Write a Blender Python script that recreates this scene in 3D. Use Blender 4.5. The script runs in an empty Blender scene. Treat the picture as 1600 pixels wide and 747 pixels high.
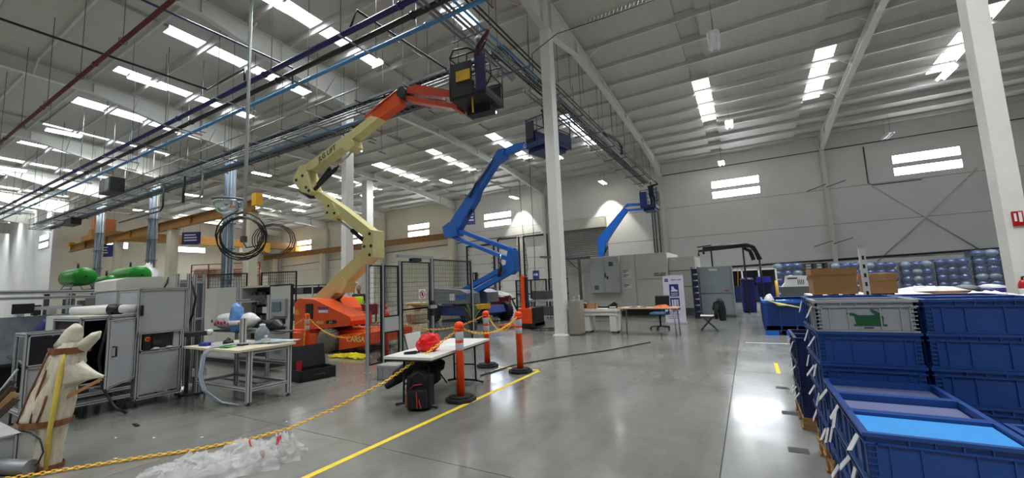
import bpy, bmesh, math, random
from mathutils import Vector, Matrix
random.seed(7)
R = math.radians
SC = bpy.context.scene
COL = SC.collection

# ------------------------------------------------------------------ camera
cd = bpy.data.cameras.new('camera')
cd.sensor_fit = 'HORIZONTAL'; cd.sensor_width = 36.0
cd.lens = 36.0 * 639.1152 / 1600.0
cd.clip_start = 0.05; cd.clip_end = 300
cam = bpy.data.objects.new('camera', cd); COL.objects.link(cam)
YAW, PITCH, ROLL = 0.518218, 0.11113, -0.041559
_f = Vector((-math.sin(YAW)*math.cos(PITCH), math.cos(YAW)*math.cos(PITCH), math.sin(PITCH)))
_r0 = Vector((math.cos(YAW), math.sin(YAW), 0)); _u0 = _r0.cross(_f)
_r = _r0*math.cos(ROLL) + _u0*math.sin(ROLL); _u = -_r0*math.sin(ROLL) + _u0*math.cos(ROLL)
cam.matrix_world = Matrix(((_r.x,_u.x,-_f.x,0),(_r.y,_u.y,-_f.y,0),(_r.z,_u.z,-_f.z,1.6),(0,0,0,1)))
SC.camera = cam

# ------------------------------------------------------------------ light and exposure
SC.view_settings.view_transform = 'Standard'
SC.view_settings.look = 'None'
SC.view_settings.exposure = 0.03
SC.view_settings.gamma = 1.0
SC.view_settings.use_curve_mapping = False
SKY_E = 4.0         # glow of the translucent roof light sheets
SKY_W = 360.0       # daylight falling through each roof light (W)
WIN_E = 18.0         # daylight through the wall windows
TUBE_E = 16.0       # hanging tube lights
w = bpy.data.worlds.new('World'); SC.world = w; w.use_nodes = True
w.node_tree.nodes['Background'].inputs[0].default_value = (.75,.85,1,1)
w.node_tree.nodes['Background'].inputs[1].default_value = 1.0
SC.cycles.max_bounces = 8; SC.cycles.diffuse_bounces = 5; SC.cycles.glossy_bounces = 4
SC.cycles.transparent_max_bounces = 16
SC.cycles.sample_clamp_indirect = 6.0
SC.cycles.caustics_reflective = False; SC.cycles.caustics_refractive = False

# ------------------------------------------------------------------ materials
def lin(h):
    if isinstance(h, str):
        h = h.lstrip('#'); c = [int(h[i:i+2],16)/255 for i in (0,2,4)]
    else: c = [v/255 for v in h]
    return tuple((v/12.92 if v <= .04045 else ((v+.055)/1.055)**2.4) for v in c)
MATS = {}
def mat(name, col, rough=.5, metal=0, var=.12, scale=3, bump=0, bscale=40, emit=None, es=0, trans=0, alpha=1, spec=.5, coat=0, stretch=None):
    if name in MATS: return MATS[name]
    m = bpy.data.materials.new(name); m.use_nodes = True; nt = m.node_tree; N = nt.nodes; L = nt.links
    b = N['Principled BSDF']; c = lin(col)
    b.inputs['Roughness'].default_value = rough; b.inputs['Metallic'].default_value = metal
    b.inputs['Specular IOR Level'].default_value = spec
    b.inputs['Coat Weight'].default_value = coat
    b.inputs['Transmission Weight'].default_value = trans; b.inputs['Alpha'].default_value = alpha
    g = N.new('ShaderNodeNewGeometry')
    src = g.outputs['Position']
    if stretch:
        mp = N.new('ShaderNodeMapping'); mp.inputs['Scale'].default_value = stretch; L.new(src, mp.inputs[0]); src = mp.outputs[0]
    if var > 0:
        n = N.new('ShaderNodeTexNoise'); n.inputs['Scale'].default_value = scale; n.inputs['Detail'].default_value = 5; n.inputs['Roughness'].default_value=.65
        L.new(src, n.inputs['Vector'])
        r = N.new('ShaderNodeValToRGB'); r.color_ramp.elements[0].position = .3; r.color_ramp.elements[1].position = .7
        r.color_ramp.elements[0].color = tuple(v*(1-var) for v in c)+(1,); r.color_ramp.elements[1].color = tuple(min(1,v*(1+var)) for v in c)+(1,)
        L.new(n.outputs['Fac'], r.inputs[0]); L.new(r.outputs[0], b.inputs['Base Color'])
    else: b.inputs['Base Color'].default_value = c+(1,)
    if bump > 0:
        n2 = N.new('ShaderNodeTexNoise'); n2.inputs['Scale'].default_value = bscale; n2.inputs['Detail'].default_value = 3
        L.new(src, n2.inputs['Vector'])
        bp = N.new('ShaderNodeBump'); bp.inputs['Strength'].default_value = bump; bp.inputs['Distance'].default_value=.02
        L.new(n2.outputs['Fac'], bp.inputs['Height']); L.new(bp.outputs[0], b.inputs['Normal'])
    if emit is not None:
        b.inputs['Emission Color'].default_value = lin(emit)+(1,); b.inputs['Emission Strength'].default_value = es
    MATS[name] = m; return m

def concrete(nm,ca,cb):
    m = bpy.data.materials.new(nm); m.use_nodes = True; nt = m.node_tree; N = nt.nodes; L = nt.links
    b = N['Principled BSDF']; g = N.new('ShaderNodeNewGeometry')
    def noise(s, d=6, ro=.6, dist=0):
        n = N.new('ShaderNodeTexNoise'); n.inputs['Scale'].default_value=s; n.inputs['Detail'].default_value=d; n.inputs['Roughness'].default_value=ro; n.inputs['Distortion'].default_value=dist
        L.new(g.outputs['Position'], n.inputs['Vector']); return n.outputs['Fac']
    def ramp(i, a, c, p=.3, q=.7):
        r = N.new('ShaderNodeValToRGB'); r.color_ramp.elements[0].position=p; r.color_ramp.elements[1].position=q
        r.color_ramp.elements[0].color=a+(1,); r.color_ramp.elements[1].color=c+(1,); L.new(i, r.inputs[0]); return r.outputs[0]
    c1 = ramp(noise(.35,7,.65,.6), lin(ca), lin(cb))
    c2 = ramp(noise(5,8,.7), (.9,.9,.9), (1.04,1.04,1.04), .35,.65)
    mx = N.new('ShaderNodeMix'); mx.data_type='RGBA'; mx.blend_type='MULTIPLY'; mx.inputs['Factor'].default_value=.8
    L.new(c1, mx.inputs['A']); L.new(c2, mx.inputs['B'])
    # wheel scuffs: stretched along Y
    mp = N.new('ShaderNodeMapping'); mp.inputs['Scale'].default_value=(3,.35,1); mp.inputs['Rotation'].default_value=(0,0,.35); L.new(g.outputs['Position'], mp.inputs[0])
    n3 = N.new('ShaderNodeTexNoise'); n3.inputs['Scale'].default_value=1.2; n3.inputs['Detail'].default_value=6; L.new(mp.outputs[0], n3.inputs['Vector'])
    c3 = ramp(n3.outputs['Fac'], (.8,.8,.8),(1,1,1),.34,.52)
    mx2 = N.new('ShaderNodeMix'); mx2.data_type='RGBA'; mx2.blend_type='MULTIPLY'; mx2.inputs['Factor'].default_value=.6
    L.new(mx.outputs['Result'], mx2.inputs['A']); L.new(c3, mx2.inputs['B'])
    L.new(mx2.outputs['Result'], b.inputs['Base Color'])
    rr = ramp(noise(.9,5,.6), (.10,)*3, (.24,)*3); L.new(rr, b.inputs['Roughness'])
    bp = N.new('ShaderNodeBump'); bp.inputs['Strength'].default_value=.03; bp.inputs['Distance'].default_value=.02
    L.new(noise(2.2,3), bp.inputs['Height']); L.new(bp.outputs[0], b.inputs['Normal'])
    b.inputs['Specular IOR Level'].default_value=.6
    return m

CONC = concrete('polished_concrete',(100,100,95),(130,130,123)); CONC2 = concrete('polished_concrete_aisle',(120,121,118),(150,151,147))
M_roof = mat('roof_lining', (190,188,181), .55, var=.05, scale=.8, bump=.12, bscale=6, stretch=(6,.4,1))
M_steel = mat('painted_steel', (214,213,206), .45, var=.05, scale=2)
M_purlin = mat('purlin_steel', (205,204,198), .38, metal=.15, var=.06, scale=2)
M_wall = mat('wall_panel_white', (228,228,225), .65, var=.04, scale=.7)
M_wall_lamplit = mat('wall_panel_lamplit', (230,225,210), .65, var=.05, scale=.7)  # wall panels with the far bay's warm lamp light put into the colour
M_joint = mat('joint_dark', (70,70,68), .8, var=0)
M_col = mat('column_white', (222,221,215), .5, var=.05, scale=2.5)
M_alu = mat('aluminium_profile', (196,198,198), .35, metal=.35, var=.06, scale=6)
M_galv = mat('galvanised', (142,145,147), .5, metal=.35, var=.15, scale=5)
M_dgalv = mat('dull_galvanised', (105,108,110), .5, metal=.6, var=.2, scale=5)
M_black = mat('black_plastic', (22,22,24), .45, var=.15, scale=8)
M_rubber = mat('black_rubber', (30,30,31), .75, var=.2, scale=12, bump=.2, bscale=30)
M_dark = mat('dark_steel', (46,47,50), .5, metal=.3, var=.15, scale=5)
M_white = mat('white_paint', (225,226,226), .45, var=.04, scale=3)
M_offw = mat('offwhite_cabinet', (205,204,194), .45, var=.05, scale=2)
M_panel = mat('grey_panel', (176,178,182), .35, metal=.08, var=.07, scale=1.5)
M_yellow = mat('yellow_paint', (222,170,30), .5, var=.12, scale=6)
M_ytape = mat('yellow_tape', (226,196,48), .55, var=.12, scale=9)
M_crane = mat('crane_ochre', (146,102,36), .5, var=.12, scale=2)
M_craney = mat('crane_yellow', (222,166,20), .45, var=.1, scale=3)
M_red = mat('red_plastic', (226,14,22), .3, var=.15, scale=10, bump=.3, bscale=15)
M_orange = mat('safety_orange', (255,74,16), .4, var=.06, scale=8)
M_refl = mat('reflective_tape', (196,196,200), .35, var=.08, scale=20)
M_green = mat('tank_green', (20,128,28), .28, var=.1, scale=4)
M_card = mat('cardboard', (168,124,82), .8, var=.08, scale=4)
M_wood = mat('pallet_wood', (168,128,82), .8, var=.22, scale=4, stretch=(1,6,6))
M_purple = mat('sign_purple', (50,44,112), .5, var=.04)
M_film = mat('plastic_film', (214,214,210), .28, var=.1, scale=8, bump=.5, bscale=16)

# ------------------------------------------------------------------ mesh builder
class MB:
    def __init__(s): s.v=[]; s.f=[]; s.m=[]; s.sm=[]; s.mi=0
    def face(s, idx, smooth=False): s.f.append(idx); s.m.append(s.mi); s.sm.append(smooth)
    def box(s, c, d, rz=0, M=None):
        hx,hy,hz = d[0]/2,d[1]/2,d[2]/2
        mt = Matrix.Translation(c) @ (M if M is not None else Matrix.Rotation(rz,4,'Z'))
        i=len(s.v)
        for z in(-hz,hz):
            for x,y in((-hx,-hy),(hx,-hy),(hx,hy),(-hx,hy)): s.v.append(mt@Vector((x,y,z)))
        for q in((3,2,1,0),(4,5,6,7),(0,1,5,4),(1,2,6,5),(2,3,7,6),(3,0,4,7)): s.face([i+k for k in q])
        return s
    def b2(s, a, b):  # box from min and max corner
        return s.box([(a[k]+b[k])/2 for k in range(3)], [abs(b[k]-a[k]) for k in range(3)])
    def tube(s, pts, r, n=8, caps=True, close=False):
        pts=[Vector(p) for p in pts]; rs = r if isinstance(r,(list,tuple)) else [r]*len(pts)
        i0=len(s.v); m=len(pts); up=None
        for k,p in enumerate(pts):
            a = pts[k-1] if (k>0 or close) else p; b = pts[(k+1)%m] if (k<m-1 or close) else p
            t=(b-a); t = t.normalized() if t.length>1e-9 else Vector((0,0,1))
            if up is None:
                up = Vector((0,0,1)) if abs(t.z)<.9 else Vector((1,0,0))
            x=t.cross(up)
            if x.length<1e-4: x=t.cross(Vector((.3,.9,.2)))
            x.normalize(); y=x.cross(t).normalized(); up=y
            for j in range(n):
                an=2*math.pi*j/n; s.v.append(p+(x*math.cos(an)+y*math.sin(an))*rs[k])
        for k in range(m if close else m-1):
            for j in range(n):
                a=i0+k*n+j; b=i0+k*n+(j+1)%n; k2=(k+1)%m
                s.face([a,b,i0+k2*n+(j+1)%n,i0+k2*n+j], n>4)
        if caps and not close:
            s.face([i0+j for j in range(n)][::-1]); s.face([i0+(m-1)*n+j for j in range(n)])
        return s
    def bar(s, a, b, wd, ht, up=(0,0,1)):  # rectangular bar from a to b
        a=Vector(a);b=Vector(b);t=(b-a).normalized();u=Vector(up)
        if abs(t.dot(u))>.98: u=Vector((1,0,0))
        x=t.cross(u).normalized();y=x.cross(t).normalized();i=len(s.v)
        for p in(a,b):
            for sx,sy in((-1,-1),(1,-1),(1,1),(-1,1)): s.v.append(p+x*wd/2*sx+y*ht/2*sy)
        for q in((0,1,2,3),(7,6,5,4),(4,5,1,0),(5,6,2,1),(6,7,3,2),(7,4,0,3)): s.face([i+k for k in q])
        return s
    def prism(s, poly, a0, a1, plane='xz', smooth=False):
        # poly in a plane, extruded between a0 and a1 along the third axis
        def P(u,v,w):
            return Vector((u,w,v)) if plane=='xz' else (Vector((w,u,v)) if plane=='yz' else Vector((u,v,w)))
        i=len(s.v); n=len(poly)
        for w_ in(a0,a1):
            for u,v in poly: s.v.append(P(u,v,w_))
        s.face([i+k for k in range(n)]); s.face([i+n+k for k in range(n)][::-1])
        for k in range(n): s.face([i+(k+1)%n,i+k,i+n+k,i+n+(k+1)%n], smooth)
        return s
    def lathe(s, prof, c=(0,0,0), n=16, axis='z', smooth=True):
        c=Vector(c); i=len(s.v)
        for r,h in prof:
            for j in range(n):
                an=2*math.pi*j/n; x,y=r*math.cos(an),r*math.sin(an)
                s.v.append(c+(Vector((x,y,h)) if axis=='z' else Vector((h,x,y)) if axis=='x' else Vector((y,h,x))))
        m=len(prof)
        for k in range(m-1):
            for j in range(n):
                s.face([i+k*n+j,i+k*n+(j+1)%n,i+(k+1)*n+(j+1)%n,i+(k+1)*n+j],smooth)
        s.face([i+j for j in range(n)][::-1]); s.face([i+(m-1)*n+j for j in range(n)])
        return s
    def ball(s, c, r, n=12, m=8, sq=None):
        c=Vector(c); rr=Vector(r) if isinstance(r,(tuple,list)) else Vector((r,r,r)); i=len(s.v)
        for k in range(m+1):
            ph=-math.pi/2+math.pi*k/m
            for j in range(n):
                an=2*math.pi*j/n
                s.v.append(c+Vector((rr.x*math.cos(ph)*math.cos(an),rr.y*math.cos(ph)*math.sin(an),rr.z*math.sin(ph))))
        for k in range(m):
            for j in range(n): s.face([i+k*n+j,i+k*n+(j+1)%n,i+(k+1)*n+(j+1)%n,i+(k+1)*n+j],True)
        return s
    def quad(s, *p):
        i=len(s.v); s.v += [Vector(q) for q in p]; s.face(list(range(i,i+len(p)))); return s
    def grid(s, fn, nu, nv, smooth=True):
        i=len(s.v)
        for a in range(nu+1):
            for b in range(nv+1): s.v.append(Vector(fn(a/nu,b/nv)))
        for a in range(nu):
            for b in range(nv): s.face([i+a*(nv+1)+b,i+(a+1)*(nv+1)+b,i+(a+1)*(nv+1)+b+1,i+a*(nv+1)+b+1],smooth)
        return s
    def mesh(s, name, mats, origin=(0,0,0), inv=None):
        me=bpy.data.meshes.new(name); o=Vector(origin)
        vv=[(inv@v if inv is not None else v-o) for v in s.v]
        me.from_pydata([tuple(v) for v in vv],[],s.f); me.update()
        for m_ in (mats if isinstance(mats,(list,tuple)) else [mats]): me.materials.append(m_)
        me.polygons.foreach_set('material_index',s.m); me.polygons.foreach_set('use_smooth',s.sm)
        bm=bmesh.new(); bm.from_mesh(me); bmesh.ops.recalc_face_normals(bm,faces=bm.faces); bm.to_mesh(me); bm.free()
        return me
    def build(s, name, mats, parent=None, origin=(0,0,0), world=False, rz=0):
        inv = parent.matrix_world.inverted() if (world and parent is not None) else None
        me = s.mesh(name, mats, origin if world else (0,0,0), inv)
        o=bpy.data.objects.new(name,me); COL.objects.link(o)
        if parent is not None: o.parent=parent
        o.location = (0,0,0) if inv is not None else origin
        o.rotation_euler=(0,0,rz)
        o.matrix_world = Matrix.Translation(o.location)@Matrix.Rotation(rz,4,'Z') if parent is None else parent.matrix_world@Matrix.Translation(o.location)@Matrix.Rotation(rz,4,'Z')
        if parent is not None:
            o.matrix_parent_inverse=Matrix(); o.location = (0,0,0) if inv is not None else origin; o.rotation_euler=(0,0,rz)
        return o
def tag(o, label, cat=None, group=None, kind=None):
    o['label']=label
    if cat: o['category']=cat
    if group: o['group']=group
    if kind: o['kind']=kind
    return o
def thing(name, label, cat, loc=(0,0,0), rz=0, group=None, kind=None):
    o=bpy.data.objects.new(name,None); COL.objects.link(o); o.empty_display_size=.1
    o.location=loc; o.rotation_euler=(0,0,rz)
    o.matrix_world=Matrix.Translation(loc)@Matrix.Rotation(rz,4,'Z')
    return tag(o,label,cat,group,kind)
def dup(root, loc, rz=0, label=None, group=None, dz=None):
    def cp(o,par):
        c=o.copy(); COL.objects.link(c)
        if par is not None: c.parent=par; c.matrix_parent_inverse=Matrix()
        for ch in o.children: cp(ch,c)
        return c
    r=cp(root,None); r.location=loc; r.rotation_euler=(0,0,rz)
    r.matrix_world=Matrix.Translation(loc)@Matrix.Rotation(rz,4,'Z')
    if label: r['label']=label
    if group: r['group']=group
    return r
def inst(src, parent, loc, name=None, rz=0):
    c=src.copy(); COL.objects.link(c); c.parent=parent; c.matrix_parent_inverse=Matrix(); c.location=loc; c.rotation_euler=(0,0,rz)
    return c
def text(name, body, size, mat_, parent, loc, rot, ext=.002, align='CENTER', shear=0):
    cu=bpy.data.curves.new(name,'FONT'); cu.body=body; cu.size=size; cu.extrude=ext; cu.align_x=align; cu.align_y='CENTER'; cu.shear=shear; cu.resolution_u=3
    tmp=bpy.data.objects.new(name,cu); COL.objects.link(tmp)
    dg=bpy.context.evaluated_depsgraph_get(); dg.update()
    me=bpy.data.meshes.new_from_object(tmp.evaluated_get(dg)); bpy.data.objects.remove(tmp); bpy.data.curves.remove(cu)
    me.materials.clear(); me.materials.append(mat_)
    o=bpy.data.objects.new(name,me); COL.objects.link(o)
    if parent is not None: o.parent=parent
    o.location=loc; o.rotation_euler=rot; return o
def sag(a,b,drop,n=14):
    a=Vector(a);b=Vector(b)
    return [a.lerp(b,k/n)-Vector((0,0,drop*4*(k/n)*(1-k/n))) for k in range(n+1)]

# ------------------------------------------------------------------ the hall
BAY=9.873; FR=[-5.1+BAY*k for k in range(-8,4)]
YB=32.5; XL=-57.5; YF=-32; XR=29; XFAR=-92
def rz_(y): return 12.0-.05*y if y>-4 else 12.2+.05*(y+4)
# floor slabs
fl=MB().b2((XFAR,YF,-.3),(XR,YB+.3,-.012)).build('floor',M_joint); tag(fl,'polished grey concrete floor of the hall','floor',kind='structure')
sx,sy=4.94,4.9
slab=None; slab2=None
xs=[-.345+sx*k for k in range(-19,7)]; ys=[-31.2+sy*k for k in range(0,13)]
for x in xs:
    for y in ys:
        if slab is None:
            slab=MB().b2((0.005,0.005,-.2),(sx-.005,sy-.005,0)).build('floor_slab',CONC,fl,(x,y,0))
        elif x+sx<=XR+.5 and x>=XFAR-6:
            if -1<x<1:
                if slab2 is None: slab2=MB().b2((0.005,0.005,-.2),(sx-.005,sy-.005,0)).build('floor_slab',CONC2,fl,(x,y,0))
                else: inst(slab2,fl,(x,y,0))
            else: inst(slab,fl,(x,y,0))
# yellow floor line and aisle marks
o=MB().b2((-3.545,-6,0),(-3.475,7.03,.002)).b2((-4.4,6.96,0),(-3.475,7.03,.002)).build('floor_line',M_ytape,None,(-3.5,0,0),world=True); tag(o,'long yellow floor tape line running past the orange posts','floor marking',kind='structure')
o=MB().b2((-.2,11.36,0),(1.4,11.42,.002)).build('floor_line',M_white,None,(0.6,11.4,0),world=True); tag(o,'faded white line across the aisle before the blue pallet box','floor marking',kind='structure')
o=MB().b2((.25,8.0,0),(.31,8.9,.002)).build('floor_line',M_ytape,None,(.27,8.4,0),world=True); tag(o,'short worn yellow floor dash beside the dark crate stack','floor marking',kind='structure')
M_patch=mat('dark_floor_patch',(52,54,56),.5,var=.15,scale=8)
for k,(x,y) in enumerate([(.27,7.03),(.27,5.81),(.25,4.64)]):
    o=MB().box((0,0,.001),(.16,.13,.002)).build('floor_patch',M_patch,None,(x,y,.0006)); tag(o,'dark square patch in the aisle floor, %s of three beside the crates'%('farthest','middle','nearest')[k],'floor marking','square floor patches',kind='structure')

# roof with openings for the roof lights
SKX=[18.3,13.4,8.5,3.7,-1.15,-8.2,-13.15,-18.1,-23.1,-28.2,-33.4,-38.5,-43.7,-48.8,-54,-59.2,-64.4,-69.6,-74.8,-80]
SKY=[(6.15,11.9),(20.3,26.0),(-8.0,-2.2),(-22,-16)]
hw=.36
bx=sorted(set([XFAR,XR]+[x-hw for x in SKX]+[x+hw for x in SKX])); by=sorted(set([YF,-4,YB+.4]+[v for a in SKY for v in a]))
rf=MB()
for i in range(len(bx)-1):
    for j in range(len(by)-1):
        xm=(bx[i]+bx[i+1])/2; ym=(by[j]+by[j+1])/2
        if any(abs(xm-x)<hw for x in SKX) and any(a<ym<b for a,b in SKY): continue
        a,b=by[j],by[j+1]
        rf.quad((bx[i],a,rz_(a)),(bx[i+1],a,rz_(a)),(bx[i+1],b,rz_(b)),(bx[i],b,rz_(b)))
ceil=rf.build('ceiling',M_roof); tag(ceil,'light grey insulated sloping roof on steel purlins','ceiling',kind='structure')
md=ceil.modifiers.new('thickness','SOLIDIFY'); md.thickness=.12; md.offset=1
M_sky=mat('skylight_sheet',(240,244,248),.5,var=0,emit=(238,246,255),es=SKY_E)
sk0=None
for (a,b) in SKY:
    for x in SKX:
        if b>15 and x<-58: continue
        ang=math.atan2(rz_(b)-rz_(a),b-a)
        if sk0 is None:
            me=MB().box((0,0,.05),(2*hw-.02,5.8,.03)).mesh('skylight',M_sky)
            sk0=me
        o=bpy.data.objects.new('skylight',sk0); COL.objects.link(o); o.parent=ceil
        o.location=(x,(a+b)/2,(rz_(a)+rz_(b))/2); o.rotation_euler=(ang,0,0)
ld=bpy.data.lights.new('roof_daylight','AREA'); ld.shape='RECTANGLE'; ld.size=2*hw-.04; ld.size_y=5.7; ld.energy=SKY_W; ld.color=(.95,.98,1.0); ld.spread=R(104)
for (a,b) in SKY:
    for x in SKX:
        if b>15 and x<-58: continue
        o=bpy.data.objects.new('roof_daylight',ld); COL.objects.link(o); o.location=(x,(a+b)/2,(rz_(a)+rz_(b))/2+.02); o.rotation_euler=(math.atan2(rz_(b)-rz_(a),b-a),0,0)
# purlins
y=-31
pn=0
while y<32.3:
    z=rz_(y)-.02
    p=MB().b2((XFAR,-.006,-.24),(XR,.006,0)).b2((XFAR,0,-.24),(XR,.075,-.228)).b2((XFAR,-.075,-.012),(XR,0,0))
    p.build('purlin',M_purlin,ceil,(0,y,z)); y+=1.6
# rafters
def low(y):
    pts=[(-32,9.6),(-28,10.4),(3,11.05),(6,10.95),(8.7,10.3),(11.4,9.93),(12.1,9.93),(14.5,10.45),(18,10.5),(26,10.12),(30,9.6),(32.5,9.25)]
    for (a,za),(b,zb) in zip(pts,pts[1:]):
        if a<=y<=b: return za+(zb-za)*(y-a)/(b-a)
    return 9.6
def rafter(x):
    yy=[-31.9,-28,-4,3,6,8.7,11.4,12.1,14.5,18,26,30,32.3]
    m=MB(); poly=[(q,low(q)) for q in yy]+[(q,rz_(q)-.26) for q in reversed(yy)]
    m.prism(poly,-.008,.008,'yz')
    for a,b in zip(yy,yy[1:]): m.bar((0,a,low(a)),(0,b,low(b)),.24,.016); m.bar((0,a,rz_(a)-.26),(0,b,rz_(b)-.26),.24,.016)
    for q in (3,6,8.7,11.4,12.1,14.5,18,22,26,30): m.b2((-.11,q-.006,low(q)),(.11,q+.006,rz_(q)-.26))
    return m
r0=None
for x in FR:
    if r0 is None: r0=rafter(x).build('rafter',M_steel,ceil,(x,0,0))
    else: inst(r0,ceil,(x,0,0))
# fly braces between rafter foot and purlin
fb=None
for x in FR[2:]:
    for q in (4.2,7.4,10.6,15.4,18.6,21.8,25,28.2):
        if x<XL+2 and q>12: continue
        for s in(-1,1):
            m=MB().bar((s*.1,0,0),(s*.75,0,.52),.045,.006)
            m.build('fly_brace',M_steel,ceil,(x,q,low(q)+.02))
# walls
wb=MB().b2((XL-.3,YB,-.1),(XR,YB+.3,10.9)).build('wall_back',M_joint,None,(0,YB,0),world=True); tag(wb,'tall white panelled rear wall with paired slot windows','wall',kind='structure')
ZR=[.0,2.27,4.55,6.83,10.6]
WINX=[1.2-1.47+BAY*k for k in range(-5,3)]   # window centre in each bay
panelcache={}
for k in range(-6,4):
    xa=max(-5.1+BAY*k,XL); xb=min(xa+BAY,XR) if k>-6 else -5.1+BAY*(k+1)
    if xb-xa<1: continue
    for r in range(4):
        za,zb=ZR[r]+.012,ZR[r+1]-.012
        wx=-.25+BAY*k
        m=MB()
        A=(xa+.012,YB-.05); Bx=xb-.012
        if r==3 and xa<wx-1.5 and wx+1.5<xb and k!=-1:
            for (p,q) in(((xa+.012,za),(wx-1.5,zb)),((wx+1.5,za),(Bx,zb)),((wx-1.5,za),(wx+1.5,7.12)),((wx-1.5,7.66),(wx+1.5,7.86)),((wx-1.5,8.42),(wx+1.5,zb))):
                m.b2((p[0],YB-.05,p[1]),(q[0],YB+.02,q[1]))
        else: m.b2((xa+.012,YB-.05,za),(Bx,YB+.02,zb))
        m.build('wall_panel',M_wall if xa>-30 else M_wall_lamplit,wb,(xa,YB,za),world=True)  # far bays take the copy tinted with lamp light
M_win=mat('window_daylight',(245,248,252),.3,var=0,emit=(240,246,255),es=WIN_E)
wn=0
for k in range(-5,3):
    if k==-1: continue
    wn+=1; x=-.25+BAY*k
    t=thing('window_%d'%wn,'%s of the pairs of bright slot windows high on the rear wall, counted from the building\'s far corner'%['first','second','third','fourth','fifth','sixth','seventh'][wn-1],'window',(x,YB,7.1),kind='structure')
    for za,zb in((.02,.56),(.76,1.32)):
        f=MB()
        for a,b in(((-1.5,za),(1.5,za+.04)),((-1.5,zb-.04),(1.5,zb)),((-1.5,za),(-1.46,zb)),((1.46,za),(1.5,zb))): f.b2((a[0],-.06,a[1]),(b[0],.02,b[1]))
        f.build('window_frame',M_white,t); MB().b2((-1.46,-.02,za+.04),(1.46,-.005,zb-.04)).build('pane',M_win,t)
# end wall of the crane bay, with a long slot window
we=MB().b2((XL-.3,12.2,-.1),(XL,YB,11.5)).build('wall_left',M_wall_lamplit,None,(XL,20,0),world=True); tag(we,'end wall of the crane bay behind the green tanks, warm lamp light put into its colour','wall',kind='structure')
wp=MB().b2((XFAR,11.9,-.1),(XL,12.2,11.6)).build('wall_far',M_wall,None,(-70,12,0),world=True); tag(wp,'pale blue-grey partition wall at the far end with a small slot window pair','wall',kind='structure')
for nm,a,b in(('wall_end',(XFAR-.3,YF,-.1),(XFAR,12,12.4)),('wall_front',(XFAR,YF-.3,-.1),(XR,YF,12.4)),('wall_right',(XR,YF,-.1),(XR+.3,YB,12.4))):
    o=MB().b2(a,b).build(nm,M_wall,None,tuple((a[i]+b[i])/2 for i in(0,1))+(0,),world=True); tag(o,{'wall_end':'distant white end wall of the main hall','wall_front':'white front wall of the hall','wall_right':'white side wall of the hall'}[nm],'wall',kind='structure')
def slotwin(n,label,M4,L,hts):
    t=thing('window_%d'%n,label,'window',kind='structure'); t.matrix_world=M4; t.location=M4.translation; t.rotation_euler=M4.to_euler()
    for za,zb in hts:
        f=MB()
        for a,b in(((-L/2,za),(L/2,za+.05)),((-L/2,zb-.05),(L/2,zb)),((-L/2,za),(-L/2+.05,zb)),((L/2-.05,za),(L/2,zb))): f.b2((a[0],-.07,a[1]),(b[0],0,b[1]))
        f.build('window_frame',M_white,t); MB().b2((-L/2+.05,-.04,za+.05),(L/2-.05,-.02,zb-.05)).build('pane',M_win,t)
slotwin(20,'small bright slot window pair on the far partition wall',Matrix.Translation((-60,11.9,7.1)),3,((0,.56),(.76,1.32)))
slotwin(21,'long bright slot window on the crane bay end wall below the hanging purple sign',Matrix.Translation((XL,23.0,7.0))@Matrix.Rotation(R(90),4,'Z'),3.4,((0,.66),))
slotwin(22,'bright slot window on the crane bay end wall between two conduit columns',Matrix.Translation((XL,16.0,7.1))@Matrix.Rotation(R(90),4,'Z'),2.9,((0,.72),))
# wall columns along the rear wall
wc=None
for x in FR:
    if x<XL: continue
    if wc is None:
        m=MB().b2((-.13,-.5,0),(.13,-.05,.02)); m.b2((-.006,-.46,0),(.006,-.06,9.4)); m.b2((-.12,-.475,0),(.12,-.46,9.4)); m.b2((-.12,-.07,0),(.12,-.055,9.4))
        wc=m.mesh('column',M_steel)
    o=bpy.data.objects.new('column',wc); COL.objects.link(o); o.location=(x,YB,0)
    tag(o,'white steel wall column %s from the far corner along the rear wall'%['first','second','third','fourth','fifth','sixth','seventh','eighth','ninth'][sum(1 for q in FR if XL<q<x)],'column','rear wall columns','structure')
# interior columns
cnames={3:'tall white column beside the stacked crates with a small red sign',2:'tall white column in the hall centre beside the grey bin cabinet',1:'white column behind the cream boom of the orange lift',0:'column with pale blue conduits beside the round mirror',-1:'conduit-covered column between the green tanks and the runway beam',-2:'conduit-covered column nearest the far end behind the left green tank'}
YC=11.8
def columnmesh():
    m=MB(); m.b2((-.16,-.19,0),(.16,.19,9.95)); m.b2((-.22,-.25,0),(.22,.25,.025))
    return m
M_conduit=mat('conduit_bluegrey',(124,142,160),.6,metal=.05,var=.12,scale=4)
c0=None
for k in range(-2,4):
    x=FR[8]+BAY*(k-2)
    if k==3: yc=12.35
    else: yc=YC
    t=thing('column',cnames[k],'column',(x,yc,0),kind='structure')
    if c0 is None: c0=columnmesh().build('shaft',M_col,t)
    else: inst(c0,t,(0,0,0))
    if k<1:
        for j,(dx,dy,rr) in enumerate([(-.12,-.24,.05),(0,-.25,.06),(.12,-.24,.045),(.22,-.1,.055),(.22,.06,.05)]):
            MB().tube([(dx,dy,1.2),(dx,dy,9.2)],rr,8).build('conduit',M_conduit if j in(0,2,3) or k==0 else M_galv,t)
        for z in (2.5,4.2,5.6,7): MB().b2((-.26,-.31,z),(.29,.2,z+.04)).build('strut_clamp',M_dgalv,t)
t=thing('column','thick white column right of the cream lift boom, rising behind the mesh cage','column',(-24.85,21.4,0),kind='structure')
MB().b2((-.28,-.3,0),(.28,.3,10)).build('shaft',M_col,t)
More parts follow.
